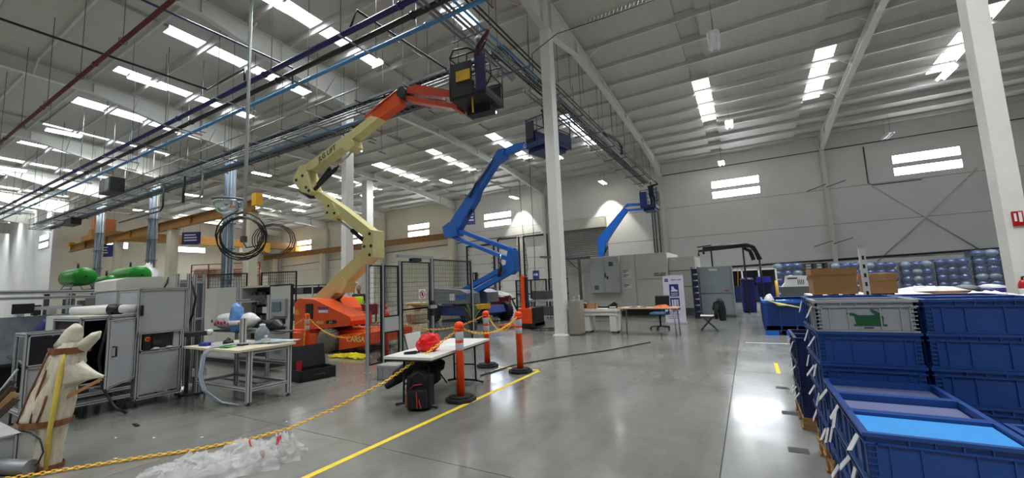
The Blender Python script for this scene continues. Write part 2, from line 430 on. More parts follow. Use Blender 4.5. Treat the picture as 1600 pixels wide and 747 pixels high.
ORD=['first','second','third','fourth','fifth','sixth','seventh','eighth','ninth','tenth','eleventh','twelfth','thirteenth','fourteenth','fifteenth','sixteenth','seventeenth','eighteenth','nineteenth','twentieth','twenty-first','twenty-second','twenty-third','twenty-fourth','twenty-fifth','twenty-sixth','twenty-seventh']
# ================================================================== services under the roof
M_pblue=mat('pipe_blue',(28,30,92),.3,var=.1,scale=4)
M_pblk=mat('pipe_black',(26,25,26),.35,var=.1,scale=4)
M_plb=mat('pipe_light_blue',(82,140,190),.3,var=.08,scale=4)
M_pred=mat('pipe_red',(92,16,18),.4,var=.12,scale=4)
M_cable=mat('cable_black',(20,20,22),.5,var=.1,scale=8)
def pipe(name,label,pts,r,m,group=None,cat='pipe',n=8,collars=None):
    t=thing(name,label,cat,tuple(pts[0]),group=group)
    MB().tube(pts,r,n).build('run',m,t,world=True)
    if collars:
        a=Vector(pts[0]);b=Vector(pts[-1]);d=(b-a).normalized()
        for k in range(collars):
            p=a.lerp(b,(k+.5)/collars); MB().tube([p-d*.05,p+d*.05],r*1.35,n).build('coupling',m,t,world=True)
    return t
pipe('blue_pipe','dark blue pipe, nearest of the three long overhead pipes',[(-80,6.85,8.5),(2,6.85,8.5)],.075,M_pblue,'long overhead pipes',collars=14)
pipe('black_pipe','black pipe between the dark blue and light blue overhead pipes',[(-80,7.28,8.5),(2,7.28,8.5)],.075,M_pblk,'long overhead pipes',collars=14)
pipe('light_blue_pipe','light blue pipe, farthest of the three long overhead pipes',[(-80,7.78,8.5),(2,7.78,8.5)],.06,M_plb,'long overhead pipes',collars=14)
pipe('red_pipe','dark red sprinkler pipe high near the camera',[(-80,3.85,8.5),(2,3.85,8.5)],.055,M_pred,collars=16)
pipe('branch_pipe','black branch pipe with two bends meeting the dark blue pipe',[(-16.2,-6,9),(-16.2,6.8,9),(-13.7,6.8,9),(-13.7,6.8,8.6)],.035,M_pblk)
pipe('branch_pipe','black branch pipe leading from the dark blue pipe to the lift basket',[(-8.6,6.85,8.6),(-8.36,6.85,9),(-8.1,10.6,8.85)],.035,M_pblk)
pipe('branch_pipe','thin blue branch pipe dropping into the light blue pipe',[(-12.4,-4,9),(-12.4,7.6,9),(-12.6,7.75,8.55)],.03,M_pblue)
# long cable tray along the column row
def ladder(name,label,a,b,wd,m,cables,axis):
    t=thing(name,label,'cable tray',tuple(a))
    a=Vector(a);b=Vector(b);d=(b-a).normalized();s=Vector((0,0,1)).cross(d)
    for k in(-1,1): MB().bar(a+s*wd/2*k,b+s*wd/2*k,.02,.1).build('side_rail',m,t,world=True)
    L=(b-a).length; r=MB(); q=.15
    while q<L: p=a+d*q; r.bar(p-s*wd/2-Vector((0,0,.03)),p+s*wd/2-Vector((0,0,.03)),.04,.02); q+=.3
    o=r.build('rungs',m,t,world=True); o['kind']='stuff'
    for k in range(cables):
        off=-wd/2+.06+(wd-.12)*k/(max(1,cables-1))
        pts=[a+d*(L*j/30)+s*(off+random.uniform(-.02,.02))+Vector((0,0,.03+random.uniform(0,.05))) for j in range(31)]
        MB().tube(pts,.022,6).build('cable',M_cable,t,world=True)
    return t
ladder('cable_tray','long dark cable tray hung along the column row, heavy with black cables',(-6.2,10.55,8.85),(-56,10.55,8.85),.5,M_dgalv,10,'x')
ladder('cable_tray','lower ladder tray under the long tray along the column row',(-8,11.15,8.45),(-56,11.15,8.45),.4,M_dgalv,7,'x')
ladder('cable_tray','cable tray running from the hall centre to the rear wall over the blue lifts',(-5.95,10,8.7),(-5.95,31.2,8.7),.45,M_dgalv,5,'y')
for k,(y,z,xa,r) in enumerate([(10.1,8.45,-7,.035),(10.25,8.45,-7,.035),(10.42,8.42,-7,.045),(10.75,8.4,-9,.03),(10.0,9.2,-12,.03),(10.9,9.2,-12,.03)]):
    pipe('conduit_pipe',['outermost galvanised conduit below the long cable tray','second galvanised conduit below the long cable tray','thick galvanised conduit below the long cable tray','pale blue conduit below the long cable tray','thin upper conduit on the camera side of the long tray','thin upper conduit on the wall side of the long tray'][k],[(xa,y,z),(-56,y,z)],r,M_galv if k!=3 else M_plb,'conduits beside the long cable tray','conduit')
for k,(x,z,ya,yb,r,m) in enumerate([(-6.35,8.5,-6,11.6,.045,M_galv),(-6.2,8.5,-6,11.5,.045,M_galv),(-5.92,8.5,-6,11.2,.04,M_galv),(-5.78,8.5,-6,11.4,.035,M_galv)]):
    pipe('conduit_pipe','shiny conduit ending above the dark lift basket, %s from the left'%ORD[k],[(x,ya,z),(x,yb,z)],r,m,'conduits over the dark lift basket','conduit')
pipe('conduit_pipe','light blue conduit crossing above the dark lift basket',[(-5.72,-4,8.66),(-5.72,12.3,8.66)],.035,M_plb,None,'conduit')
for k,x in enumerate((-5.55,-5.42)): pipe('conduit_pipe','thin dark conduit running past the centre column to the rear wall, %s one'%['left','right'][k],[(x,-6,8.78),(x,31.3,8.78)],.025,M_dark,'thin dark conduits past the centre column','conduit')
for k,(x,z) in enumerate([(-6.25,8.5),(-6.4,8.5),(-5.6,8.5)]): pipe('conduit_pipe','grey conduit under the tray that runs to the rear wall, %s'%['middle one','left one','right one'][k],[(x,12.5,z),(x,31.2,z)],.035,M_galv,'conduits to the rear wall','conduit')
pipe('flexible_hose','black flexible hose bending down from the rear tray',[(-5.6,19.5,8.9),(-5.6,21,9.15),(-5.6,22.3,9.3),(-5.6,22.9,9.15),(-5.6,22.8,8.7)],.07,M_cable,None,'hose')
# hangers
def hanger(x,y,z,wd,axis,zt):
    m=MB()
    dx,dy=(wd/2,0) if axis=='x' else (0,wd/2)
    return dx,dy
hang=None
def trapeze(x,y,z,wd,axis,label,group,tiers=1):
    t=thing('pipe_hanger',label,'hanger',(x,y,z),group=group)
    dx,dy=(wd/2,0) if axis=='x' else (0,wd/2)
    for k in range(tiers): MB().bar((-dx*1.12,-dy*1.12,-.06+.4*k),(dx*1.12,dy*1.12,-.06+.4*k),.04,.04).build('strut',M_dgalv,t)
    for s in(-1,1): MB().tube([(dx*s,dy*s,-.12),(dx*s,dy*s,rz_(y)-.05-z)],.011,5).build('threaded_rod',M_dgalv,t)
    return t
x=-7.4
while x>-56:
    trapeze(x,10.65,8.38,1.3,'y','twin-rod hanger holding the long cable tray, %s from the hall centre'%ORD[int(round((-7.4-x)/2.4))],'hangers of the long cable tray',2); x-=2.4
y=4
while y<31:
    trapeze(-5.9,y,8.42,1.15,'x','twin-rod hanger holding the tray towards the rear wall, %s from the camera'%ORD[int(round((y-4)/2.3))],'hangers of the rear tray'); y+=2.3
x=-.8; kk=0
while x>-70:
    kk+=1
    if any(abs(x-q)<.45 for q in SKX): x-=.8
    trapeze(x,7.3,8.4,1.2,'y','twin-rod hanger holding the three coloured overhead pipes, %s from the right'%ORD[kk-1],'hangers of the coloured pipes'); x-=3.2 if x>-30 else 4.9
x=-4; kk=0
while x>-40:
    kk+=1
    t=thing('pipe_hanger','single-rod hanger holding the dark red pipe, %s from the right'%ORD[kk-1],'hanger',(x,3.85,8.5),group='hangers of the red pipe')
    MB().tube([(0,0,.07),(0,0,rz_(3.85)-.05-8.5)],.01,5).build('threaded_rod',M_dgalv,t); MB().tube([(0,.09*math.cos(a*.7),.09*math.sin(a*.7)) for a in range(9)],.012,5,close=True).build('clevis',M_dgalv,t); x-=3.3
# loose rods left hanging from the roof, no pipe yet
EH=sorted([(random.uniform(-34,-7),random.choice([9.2,9.6,12.9,13.6,14.5,8.6]),random.uniform(8.4,9.3)) for k in range(26)],key=lambda p:p[0]/p[1],reverse=True)
for k,(x,y,z) in enumerate(EH):
    q=min(SKX,key=lambda v:abs(v-x))
    if abs(q-x)<.45: x=q-.6
    t=thing('empty_hanger','empty rod hanger with short strut and no pipe, %s from the right'%ORD[k],'hanger',(x,y,z),group='empty rod hangers')
    MB().tube([(0,0,0),(0,0,rz_(y)-.05-z)],.011,5).build('threaded_rod',M_dgalv,t); MB().bar((0,-.2,0),(0,.25,0),.035,.035).build('strut',M_dgalv,t)
for k in range(14):
    y=13+k*1.35
    if 17<y<18: continue
    t=thing('empty_hanger','bare rod between the rear tray and the centre rafter, %s from the camera'%ORD[k],'hanger',(-5.35+.05*(k%3),y,9.3),group='rods beside the centre rafter')
    MB().tube([(0,0,-.3*(k%2)),(0,0,rz_(y)-.05-9.3)],.01,5).build('threaded_rod',M_dgalv,t)
# junction boxes on the tray
t=thing('junction_box','dark square junction box hung in the long cable tray','junction box',(-34.3,9.5,8.35)); MB().b2((-.05,.3,.5),(.05,.82,.56)).build('bracket',M_dgalv,t); MB().b2((-.9,-.4,0),(.9,.3,.9)).build('housing',M_dark,t); MB().b2((-.8,-.43,.08),(-.05,-.4,.82)).build('door',M_dgalv,t); MB().b2((.05,-.43,.08),(.8,-.4,.82)).build('door',M_dgalv,t)
t=thing('junction_box','black box hung low at the far end of the cable tray','junction box',(-46.4,10.6,7.75)); MB().b2((-.9,-.3,0),(.9,.3,.5)).build('housing',M_black,t); MB().tube([(0,0,.5),(0,0,.74)],.03,6).build('drop_rod',M_dgalv,t)
pipe('drop_conduit','dark conduit dropping from the tray, looping left of the blue conduit column',[(-29.5,10.4,8.4),(-29.5,10.4,7.0),(-29.8,10.4,6.8),(-36,10.4,6.8)],.05,M_dark,None,'conduit')
pipe('drop_conduit','long thin grey conduit running level below the tray to the mirror column',[(-25.3,10.6,8.42),(-25.3,10.6,7.2),(-25.6,10.6,7.05),(-35,10.6,7.25)],.06,M_galv,None,'conduit')
pipe('drop_conduit','short dark conduit dropping from the tray near the mirror column',[(-27.0,10.42,8.42),(-27.0,10.42,6.9)],.07,M_dark,None,'conduit')
# wire chain over the aisle
t=pipe('festoon_wire','thin black wire with hanging chain links swooping over the aisle',[(-5.7,11.9,8.75),(-5.55,11.6,9.2),(-4.6,11.5,9.5),(-3,11.5,9.45),(3,11.5,9.45),(12,11.5,9.5)],.014,M_cable,None,'wire',6)
ch=MB()
for k in range(90):
    x=-4.6+k*.12; ch.tube([(x,11.5,9.45),(x+.03,11.5,9.52),(x+.05,11.5,9.6)],.012,4)
o=ch.build('chain_links',M_alu,t,world=True); o['kind']='stuff'
# pole with coil
t=thing('hanging_pole','long thin galvanised pole hanging from the roof with a coil at its end','pole',(-11.86,6,3.1))
MB().tube([(0,0,0),(0,0,8.5)],.045,10).build('tube',M_alu,t); MB().b2((-.06,-.06,-.05),(.06,.06,.12)).build('end_box',M_dgalv,t)
t=thing('cable_coil','coil of black cable looped round the hanging pole end','cable',(-11.8,5.93,2.75),R(60))
for k in range(5):
    rr=.5+.03*k; cx,cz=random.uniform(-.04,.04),.45+random.uniform(-.06,.06)
    a0=random.uniform(0,6); MB().tube([(cx+rr*math.cos(a0+i*.393)*.95,.03*k-.05,cz+rr*math.sin(a0+i*.393)) for i in range(16)],.02,6,close=True).build('loop',M_cable,t)
MB().tube([(-.02,0,.4),(.1,0,.15),(.35,.02,.2),(.42,.03,.45)],.02,6).build('tail',M_cable,t)
for k in range(3):
    MB().tube([(.75+(.42+.06*k)*math.cos(i*.42),.2+.05*k,.4+(.42+.03*k)*math.sin(i*.42)) for i in range(15)],.014,6,close=True).build('loop',M_cable,t)
# convex mirror dome
M_mirror=mat('mirror_chrome',(215,222,228),.06,metal=1,var=0)
t=thing('dome_mirror','round convex mirror dome hung in front of the blue conduit column','mirror',(-15.88,7.5,4.72))
m=MB(); m.lathe([(.04,-.22),(.2,-.2),(.34,-.12),(.44,.02),(.49,.18),(.5,.32),(.02,.34)],n=28); m.build('dome',M_mirror,t)
MB().tube([(.5*math.cos(i*.262),.5*math.sin(i*.262),.32) for i in range(24)],.03,6,close=True).build('rim',M_galv,t)
MB().tube([(0,0,.34),(0,0,6.8)],.008,5).build('wire',M_dark,t)
# hanging tube lights
M_tube=mat('tube_light',(255,255,250),.4,var=0,emit=(255,250,236),es=TUBE_E)
M_tubec=mat('tube_light_cool',(240,255,250),.4,var=0,emit=(226,255,244),es=TUBE_E*.55)
M_tubed=mat('tube_light_off',(226,228,230),.4,var=0)
def fixture(x,y,z,label,lit=M_tube,group='hanging tube lights',spot=False):
    t=thing('tube_light',label,'light',(x,y,z),group=group)
    MB().prism([(-.2,0),(.2,0),(.1,.07),(-.1,.07)],-.62,.62,'xz').build('housing',M_white,t)
    if spot:
        sl=bpy.data.lights.new('lamp_beam','SPOT'); sl.energy=900; sl.spot_size=R(70); sl.spot_blend=.35; sl.color=(1,.96,.86); sl.shadow_soft_size=.15
        so=bpy.data.objects.new('lamp_beam',sl); COL.objects.link(so); so.parent=t; so.location=(0,.4,-.08); so.rotation_euler=(R(14),0,0)
    for s in(-1,1): MB().tube([(s*.11,-.6,-.03),(s*.11,.6,-.03)],.035,8).build('tube',lit,t)
    for s in(-1,1): MB().tube([(0,.5*s,.07),(0,.5*s,rz_(y)-(.3 if y<30 else .09)-z)],.006,4).build('wire',M_dark,t)
    return t
fixture(-.16,24.5,9.75,'lit twin tube light over the aisle below the narrow roof light')
fixture(-.3,15.3,9.75,'unlit twin tube light on long wires, nearest over the aisle',M_tubed)
fixture(8.1,23.8,9.8,'lit twin tube light behind the top of the column by the crates')
fixture(-.9,30.8,9.25,'small tube light before the rear wall windows above the aisle',M_tube)
fixture(7.7,30.8,9.25,'dim tube light before the rear wall beside the bracing',M_tubed)
fixture(-9.2,30.8,9.25,'tube light before the rear wall above the third blue lift',spot=True)
fixture(-10,15.7,9.95,'cool tube light just below the dark lift basket',M_tubec)
fixture(-10.2,24.4,9.9,'tube light behind the centre column near the blue basket')
fixture(-19.9,24.8,9.9,'tube light between the cream and blue booms')
fixture(-19.4,6.2,9.95,'cool tube light under the second roof light from the top',M_tubec)
fixture(-11,6.0,9.9,'cool tube light near the top edge above the blue pipe',M_tubec)
fixture(-28.6,6.0,9.95,'cool tube light near the left edge under a roof light',M_tubec)
fixture(-28.6,15.5,9.95,'tube light beyond the mirror column')
for k,(x,y) in enumerate([(-38.5,6),(-48.4,6),(-38.5,15.5),(-48.4,15.5),(-38.5,24.6),(-28.6,24.6),(-48.4,24.6),(-19.4,15.6),(-17.3,31)]):
    fixture(x,y,9.9 if y<30 else 9.25,spot=(y>30),label='small distant tube light among the far roof bays, %s by distance'%ORD[k],group='distant tube lights')
# purple hanging signs
for (x,y,z,lb) in [(-38.7,15.6,5.9,'purple sign hung before the crane bridge, above the long slot window'),(-45.1,12.2,5.2,'purple sign hung lowest, between two conduit columns'),(-17.3,24.3,6.1,'purple sign hung behind the blue boom')]:
    t=thing('hanging_sign',lb,'sign',(x,y,z),R(30)); w_=.75 if x<-30 else .35
    MB().b2((-w_,-.02,0),(w_,.02,1.0)).build('panel',M_purple,t)
    for q in(.72,.5,.28): MB().b2((-w_*.75,-.026,q),(w_*.75*random.uniform(.5,1),-.02,q+.09)).build('print_line',M_white,t)
    for s in(-1,1): MB().tube([(s*w_*.9,0,1.0),(s*w_*.9,0,rz_(y)-.05-z)],.01,4).build('wire',M_dark,t)
# ------------------------------------------------------------------ overhead crane
def ibeam(m,a,b,h,wd,tf=.03):
    a=Vector(a);b=Vector(b); z=Vector((0,0,1))
    m.bar(a,b,.03,h); m.bar(a+z*h/2,b+z*h/2,wd,tf); m.bar(a-z*h/2,b-z*h/2,wd,tf)
t=thing('crane_runway','ochre crane runway beam passing behind the conduit columns','crane beam',(-24.4,12.9,6.5))
m=MB(); ibeam(m,(-56.5,12.9,6.8),(-24.4,12.9,6.8),.6,.3); m.build('beam',M_crane,t,world=True)
MB().b2((-24.45,12.72,6.75),(-24.0,13.1,7.45)).build('end_stop',M_craney,t,world=True); MB().b2((-56.6,12.7,7.0),(-56.0,13.1,7.4)).build('end_stop',M_craney,t,world=True)
k=MB()
for x in [-52,-47,-42,-37,-32,-27]: k.b2((x-.02,12.75,6.5),(x+.02,13.05,7.1))
k.build('stiffeners',M_crane,t,world=True)
t=thing('crane_runway','ochre crane runway beam along the rear wall behind the cream boom','crane beam',(-24.6,31.55,6.4))
m=MB(); ibeam(m,(-57.2,31.55,6.6),(-24.6,31.55,6.6),.55,.3); m.build('beam',M_crane,t,world=True)
t=thing('bridge_crane','ochre bridge crane girder spanning the far bay with yellow end carriage','crane',(-51,13,6.9))
MB().b2((-51.35,12.8,7.25),(-50.65,31.6,8.1)).build('girder',M_crane,t,world=True)
MB().b2((-52.4,12.6,7.1),(-49.6,13.2,7.6)).build('end_carriage',M_crane,t,world=True); MB().b2((-52.4,31.3,6.95),(-49.6,31.8,7.5)).build('end_carriage',M_craney,t,world=True)
MB().b2((-51.5,25.6,6.7),(-50.5,28.6,7.9)).build('hoist',M_craney,t,world=True); MB().b2((-51.5,13.0,8.0),(-50.9,14.5,9.2)).build('control_panel',mat('crane_orange',(190,110,60),.5),t,world=True)
MB().tube([(-51,27,6.7),(-51,27,5.2)],.03,6).build('hoist_rope',M_dark,t,world=True); MB().b2((-51.15,26.85,4.9),(-50.85,27.15,5.3)).build('hook_block',M_craney,t,world=True)
for x,lb in((-24.95,'left of the cream boom'),(-35.0,'below the middle of the ochre runway'),(-44.9,'between conduit columns under the ochre runway')):
    t=thing('runway_post','cream post carrying the crane runway, '+lb,'post',(x,13.0,0)); MB().b2((-.32,-.25,0),(.32,.25,6.45)).build('shaft',mat('post_cream',(206,198,176),.6,var=.05),t); MB().b2((-.4,-.3,6.45),(.4,.3,6.5)).build('cap_plate',M_crane,t); MB().b2((-.42,-.35,0),(.42,.35,.03)).build('base_plate',M_dgalv,t)
for x,lb in((-24.85,'at the right end of the runway beam'),(-34.7,'behind the cream lift boom'),(-44.6,'left of the cream boom'),(-54.5,'in the far corner of the bay')):
    t=thing('runway_post','cream post of the rear crane runway '+lb,'post',(x,31.55,0)); MB().b2((-.25,-.2,0),(.25,.2,6.3)).build('shaft',mat('post_cream',(206,198,176),.6,var=.05),t); MB().b2((-.32,-.3,0),(.32,.3,.03)).build('base_plate',M_dgalv,t)
# ------------------------------------------------------------------ rear wall fittings
M_shut=mat('shutter',(168,168,164),.4,metal=.4,var=.06,scale=2)
t=thing('door_1','grey ribbed roller shutter door in the rear wall behind the white cabin','door',(-11.55,YB-.05,0),kind='structure')
MB().b2((-1.8,-.03,0),(1.8,-.02,5.95)).build('curtain_backing',M_joint,t)
sl0=None
for k in range(39):
    z=.01+k*.152
    if sl0 is None: sl0=MB().prism([(-.03,.0),(-.075,.03),(-.075,.1),(-.03,.13)],-1.8,1.8,'yz').build('slat',M_shut,t,(0,0,z))
    else: inst(sl0,t,(0,0,z))
MB().b2((-1.95,-.45,5.95),(1.95,0,6.75)).build('drum_box',M_offw,t)
for s in(-1,1): MB().b2((s*1.88-.08,-.14,0),(s*1.88+.08,0,5.95)).build('guide_rail',M_galv,t)
M_dock=mat('dock_white',(222,222,216),.5,var=.04)
for n,(xa,xb,zt,lb) in enumerate([(-23.6,-20.4,5.5,'white sectional dock door marked with a number one sign'),(-20.0,-17.7,5.9,'narrow white sectional door between dark track frames'),(-17.3,-14.9,5.9,'white sectional door behind the orange stacker')]):
    t=thing('door_%d'%(n+2),lb,'door',((xa+xb)/2,YB-.05,0),kind='structure'); hw_=(xb-xa)/2
    nz=6; hz=zt/nz
    for k in range(nz): MB().b2((-hw_+.12,-.1,k*hz+.012),(hw_-.12,-.04,(k+1)*hz-.012)).build('door_section',M_dock,t)
    MB().b2((-hw_,-.05,0),(hw_,-.03,zt)).build('backing',M_joint,t)
    for s in(-1,1):
        m=MB(); m.b2((s*(hw_-.05)-.05,-.2,0),(s*(hw_-.05)+.05,-.05,zt)); 
        for q in range(12): m.b2((s*(hw_-.2)-.13,-.2,q*.45+.1),(s*(hw_-.2)+.13,-.16,q*.45+.14))
        m.build('track',M_dark,t)
    MB().tube([(-hw_+.2,-.22,zt-.05),(hw_-.2,-.22,zt-.05)],.09,8).build('spring',M_dark,t)
t=thing('dock_sign','black square sign with a white number 1 on the dock door','sign',(-22.65,YB-.35,2.0)); MB().b2((-.38,-.01,0),(.38,.01,.9)).build('panel',M_black,t); text('numeral','1',.85,M_white,t,(0,-.02,.45),(R(90),0,0)); MB().b2((-.03,.01,.4),(.03,.2,.5)).build('bracket',M_dark,t)
t=thing('wall_sign','small blue and white sign on the door behind the stacker','sign',(-16.15,YB-.22,2.0)); MB().b2((-.3,-.01,0),(.3,.01,.75)).build('panel',mat('sign_blue',(44,70,140),.5),t); MB().b2((-.2,-.02,.3),(.2,-.01,.5)).build('print',M_white,t)
# wall cables and conduits
pipe('wall_conduit','dark level conduit along the rear wall left of the shutter',[(-57,YB-.12,5.2),(-15.5,YB-.12,6.1)],.03,M_dark,None,'conduit')
pipe('wall_conduit','black conduit across the rear wall above the wrapped pallets',[(-1.5,YB-.1,2.2),(13,YB-.1,2.5),(28,YB-.1,2.55)],.05,M_dark,None,'conduit')
pipe('wall_conduit','black level cable along the eaves over the aisle windows',[(-5,YB-.3,9.35),(28,YB-.3,9.35)],.03,M_dark,None,'conduit')
pipe('hanging_cable','thin black cable hanging before the white sectional doors',[(-15.6,29,10.55),(-15.6,29,8.9),(-15.5,29,6),(-15.3,29.2,3),(-15.4,29,2)],.02,M_cable,None,'cable')
for x in(-6.0,-5.8,-5.55): pipe('drop_conduit','conduit dropping down the wall under the third blue lift basket, %s'%{-6.0:'left one',-5.8:'middle one',-5.55:'right one'}[x],[(x,YB-.095,8.6),(x,YB-.095,3)],.045,M_dgalv,'conduits under the third basket','conduit')
pipe('window_conduit','thin conduit bent round the last window pair of the rear wall',[(6.9,YB-.1,9.2),(6.9,YB-.1,6.9),(7.1,YB-.1,6.75),(9.3,YB-.1,6.75)],.03,M_dgalv,None,'conduit')
# wind bracing rods in the bay right of the aisle
M_rod=mat('rod_grey',(206,206,204),.5,var=.04)
for pp,lb in(([(7.0,YB-.095,6.75),(11.4,YB-.095,2.25)],'falling to the right'),([(11.6,YB-.095,7.0),(9.3,YB-.19,4.6),(6.8,YB-.095,2.1)],'falling to the left')):
    pipe('bracing_rod','thin grey wind-bracing rod on the rear wall '+lb,pp,.035,M_rod,'wind bracing','rod')
# short brackets on wall column
for z in(6.9,3.3):
    t=thing('column_bracket','steel bracket arms on the wall column, %s pair'%('upper' if z>5 else 'lower'),'bracket',(4.77,YB-.5,z)); MB().bar((-1.0,.1,-.1),(0,0,.2),.05,.05).build('arm',M_dgalv,t); MB().bar((1.0,.1,.3),(0,0,.0),.05,.05).build('arm',M_dgalv,t)
# ================================================================== people
def remesh(o,vx,sm=4):
    m=o.modifiers.new('surface','REMESH'); m.mode='VOXEL'; m.voxel_size=vx; m.use_smooth_shade=True
    m=o.modifiers.new('soften','SMOOTH'); m.factor=.5; m.iterations=sm
M_skin=mat('skin',(150,104,80),.5,var=.06,scale=20)
M_hair=mat('hair_dark',(28,22,20),.6,var=.2,scale=40)
def elbow(sh,ha,l1,l2,hint):
    sh=Vector(sh);ha=Vector(ha);d=ha-sh;L=min(d.length,(l1+l2)*.995);u=d.normalized();a=(l1*l1-l2*l2+L*L)/(2*L);h=math.sqrt(max(l1*l1-a*a,0))
    hv=Vector(hint); hv=(hv-u*hv.dot(u)).normalized(); return sh+u*a+hv*h, sh+u*L
def person(label,loc,rz,top,trousers,hands,helmet=None,vest=None,lean=0,look=0,feet=((0.02,.12),(0,-.12)),group=None,knees=None):
    """facing +x, 1.75 m tall, hands = wrist targets in body space"""
    t=thing('person',label,'person',loc,rz,group)
    hip=Vector((0,0,.95)); ch=Vector((math.sin(lean)*.42,0,.95+math.cos(lean)*.42)); nk=Vector((math.sin(lean)*.56+.01,0,.95+math.cos(lean)*.55))
    hd=nk+Vector((.03,0,.15))
    body=MB(); jk=MB(); tr=MB()
    body.tube([nk-Vector((0,0,.08)),hd],[.06,.055],10); body.ball(hd+Vector((.01,0,.03)),(.098,.078,.125),14,10)
    body.tube([hd+Vector((.09,0,.02)),hd+Vector((.115,0,-.01))],[.012,.018],6)      # nose
    body.tube([hd+Vector((.07,-.03,-.055)),hd+Vector((.078,0,-.055)),hd+Vector((.07,.03,-.055))],.014,6)  # lips
    for s in(-1,1):
        body.ball(hd+Vector((0,.08*s,.02)),(.02,.014,.032),8,6)                       # ears
        body.ball(hd+Vector((.085,.034*s,.045)),(.012,.018,.012),6,5)                 # brow and eye
    torso=[(hip+Vector((0,0,-.02)),.15),(hip+Vector((.01,0,.12)),.135),(hip.lerp(ch,.7),.15),(ch+Vector((0,0,.02)),.135),(nk-Vector((0,0,.03)),.065)]
    def slab(mb,k):
        for s in(-1,0,1): mb.tube([p+Vector((0,s*.07*(1 if i<4 else .3),0)) for i,(p,r) in enumerate(torso)],[r*.78*k for p,r in torso],10)
    slab(body,.9); slab(jk,1.06)
    for s,hn in zip((1,-1),hands):
        sh=ch+Vector((0,s*.19,.07)); el,wr=elbow(sh,hn,.30,.26,(-.3,s*.5,-.8))
        body.tube([sh,el,wr],[.048,.036,.026],8); jk.tube([ch+Vector((0,s*.1,.06)),sh,sh.lerp(el,.5),el,el.lerp(wr,.85)],[.07,.07,.062,.054,.042],8)
        d=(wr-el).normalized(); sd=d.cross(Vector((0,0,1))); sd=sd.normalized() if sd.length>.1 else Vector((0,1,0)); up=sd.cross(d)
        body.tube([wr,wr+d*.045,wr+d*.09],[.026,.036,.032],8)
        for q,(o_,l_) in enumerate(((-.028,.07),(-.01,.082),(.009,.076),(.027,.058))):
            b0=wr+d*.085+sd*o_; body.tube([b0,b0+d*l_*.5-up*.008,b0+d*l_*.8-up*.03],[.0095,.009,.008],6)
        b0=wr+d*.03+sd*.03*s; body.tube([b0,b0+d*.03+sd*.03*s,b0+d*.06+sd*.035*s],[.012,.011,.009],6)
    for s,(fx,fy) in zip((1,-1),feet):
        hj=hip+Vector((0,s*.09,-.05)); an=Vector((fx,fy,.09)); kn,_=elbow(hj,an,.44,.42,(1,s*.1,0))
        body.tube([hj,kn,an],[.075,.05,.035],8)
        tr.tube([hip+Vector((0,s*.05,.05)),hj,hj.lerp(kn,.5),kn,kn.lerp(an,.6),an+Vector((0,0,.0))],[.11,.1,.085,.068,.062,.058],10)
        bt=MB(); bt.tube([an+Vector((-.05,0,-.03)),an+Vector((.04,0,-.04)),an+Vector((.17,0,-.055))],[.058,.055,.036],8); bt.tube([an+Vector((0,0,-.03)),an+Vector((0,0,.09))],[.055,.056],8)
        o=bt.build('boot',M_black,t); remesh(o,.014,3)
    tr.tube([hip+Vector((0,-.06,.08)),hip+Vector((0,.06,.08))],.12,10)
    o=body.build('body',M_skin,t); remesh(o,.011,3)
    o=jk.build('jacket',top,t); remesh(o,.018,5)
    o=tr.build('trousers',trousers,t); remesh(o,.018,5)
    if vest:
        v=MB(); tt=torso[1:4]
        for s in(-1,0,1): v.tube([p+Vector((0,s*.075,0)) for p,r in tt],[r*.9 for p,r in tt],10)
        o=v.build('safety_vest',vest,t); remesh(o,.02,5)
    if helmet:
        h=MB(); prof=[(.005,.145),(.05,.14),(.09,.115),(.115,.07),(.12,.035),(.135,.03),(.135,.02),(.10,.02)]
        h.lathe(prof[::-1],tuple(hd+Vector((0,0,.04))),16); h.tube([hd+Vector((.1,-.06,.065)),hd+Vector((.165,0,.06)),hd+Vector((.1,.06,.065))],.012,6)
        h.build('helmet',helmet,t)
    else:
        h=MB(); h.ball(hd+Vector((-.02,0,.065)),(.1,.086,.105),12,8); h.build('hair',M_hair,t)
    return t
# ================================================================== boom lifts
M_cream=mat('lift_cream',(222,214,150),.42,var=.06,scale=3)
M_lor=mat('lift_orange',(226,84,22),.38,var=.1,scale=3)
M_lor2=mat('lift_red_orange',(178,60,24),.4,var=.12,scale=3)
M_gblue=mat('lift_blue',(22,96,188),.35,var=.08,scale=3)
M_ggrey=mat('lift_grey',(126,130,134),.4,var=.08,scale=3)
M_tyre=mat('tyre_grey',(120,116,106),.8,var=.15,scale=10,bump=.3,bscale=20)
M_chrome=mat('cylinder_rod',(200,202,205),.15,metal=1,var=0)
def wheel(parent,x,y,r,wd,hub,tm=M_tyre):
    m=MB(); m.lathe([(r*.55,-wd/2),(r*.93,-wd/2),(r,-wd*.36),(r,wd*.36),(r*.93,wd/2),(r*.55,wd/2)],(0,0,0),20,'y')
    for k in range(20):
        a=2*math.pi*k/20; m.box((math.cos(a)*r,0,math.sin(a)*r),(.03,wd*.9,.05),M=Matrix.Rotation(-a,4,'Y')@Matrix.Rotation(.35,4,'X'))
    t=m.build('wheel',tm,parent,(x,y,r))
    h=MB(); h.lathe([(.03,-wd*.42),(r*.3,-wd*.42),(r*.34,-wd*.3),(r*.56,-wd*.3),(r*.56,wd*.3),(r*.3,wd*.42),(.03,wd*.42)],(0,0,0),16,'y')
    for k in range(6): h.tube([(r*.42*math.cos(k*1.047),-wd*.36,r*.42*math.sin(k*1.047)),(r*.42*math.cos(k*1.047),wd*.36,r*.42*math.sin(k*1.047))],.014,6)
    h.build('hub',hub,t)
    return t
def plate(name,poly,n0,n1,m,parent): return MB().prism(poly,n0,n1,'xz').build(name,m,parent)
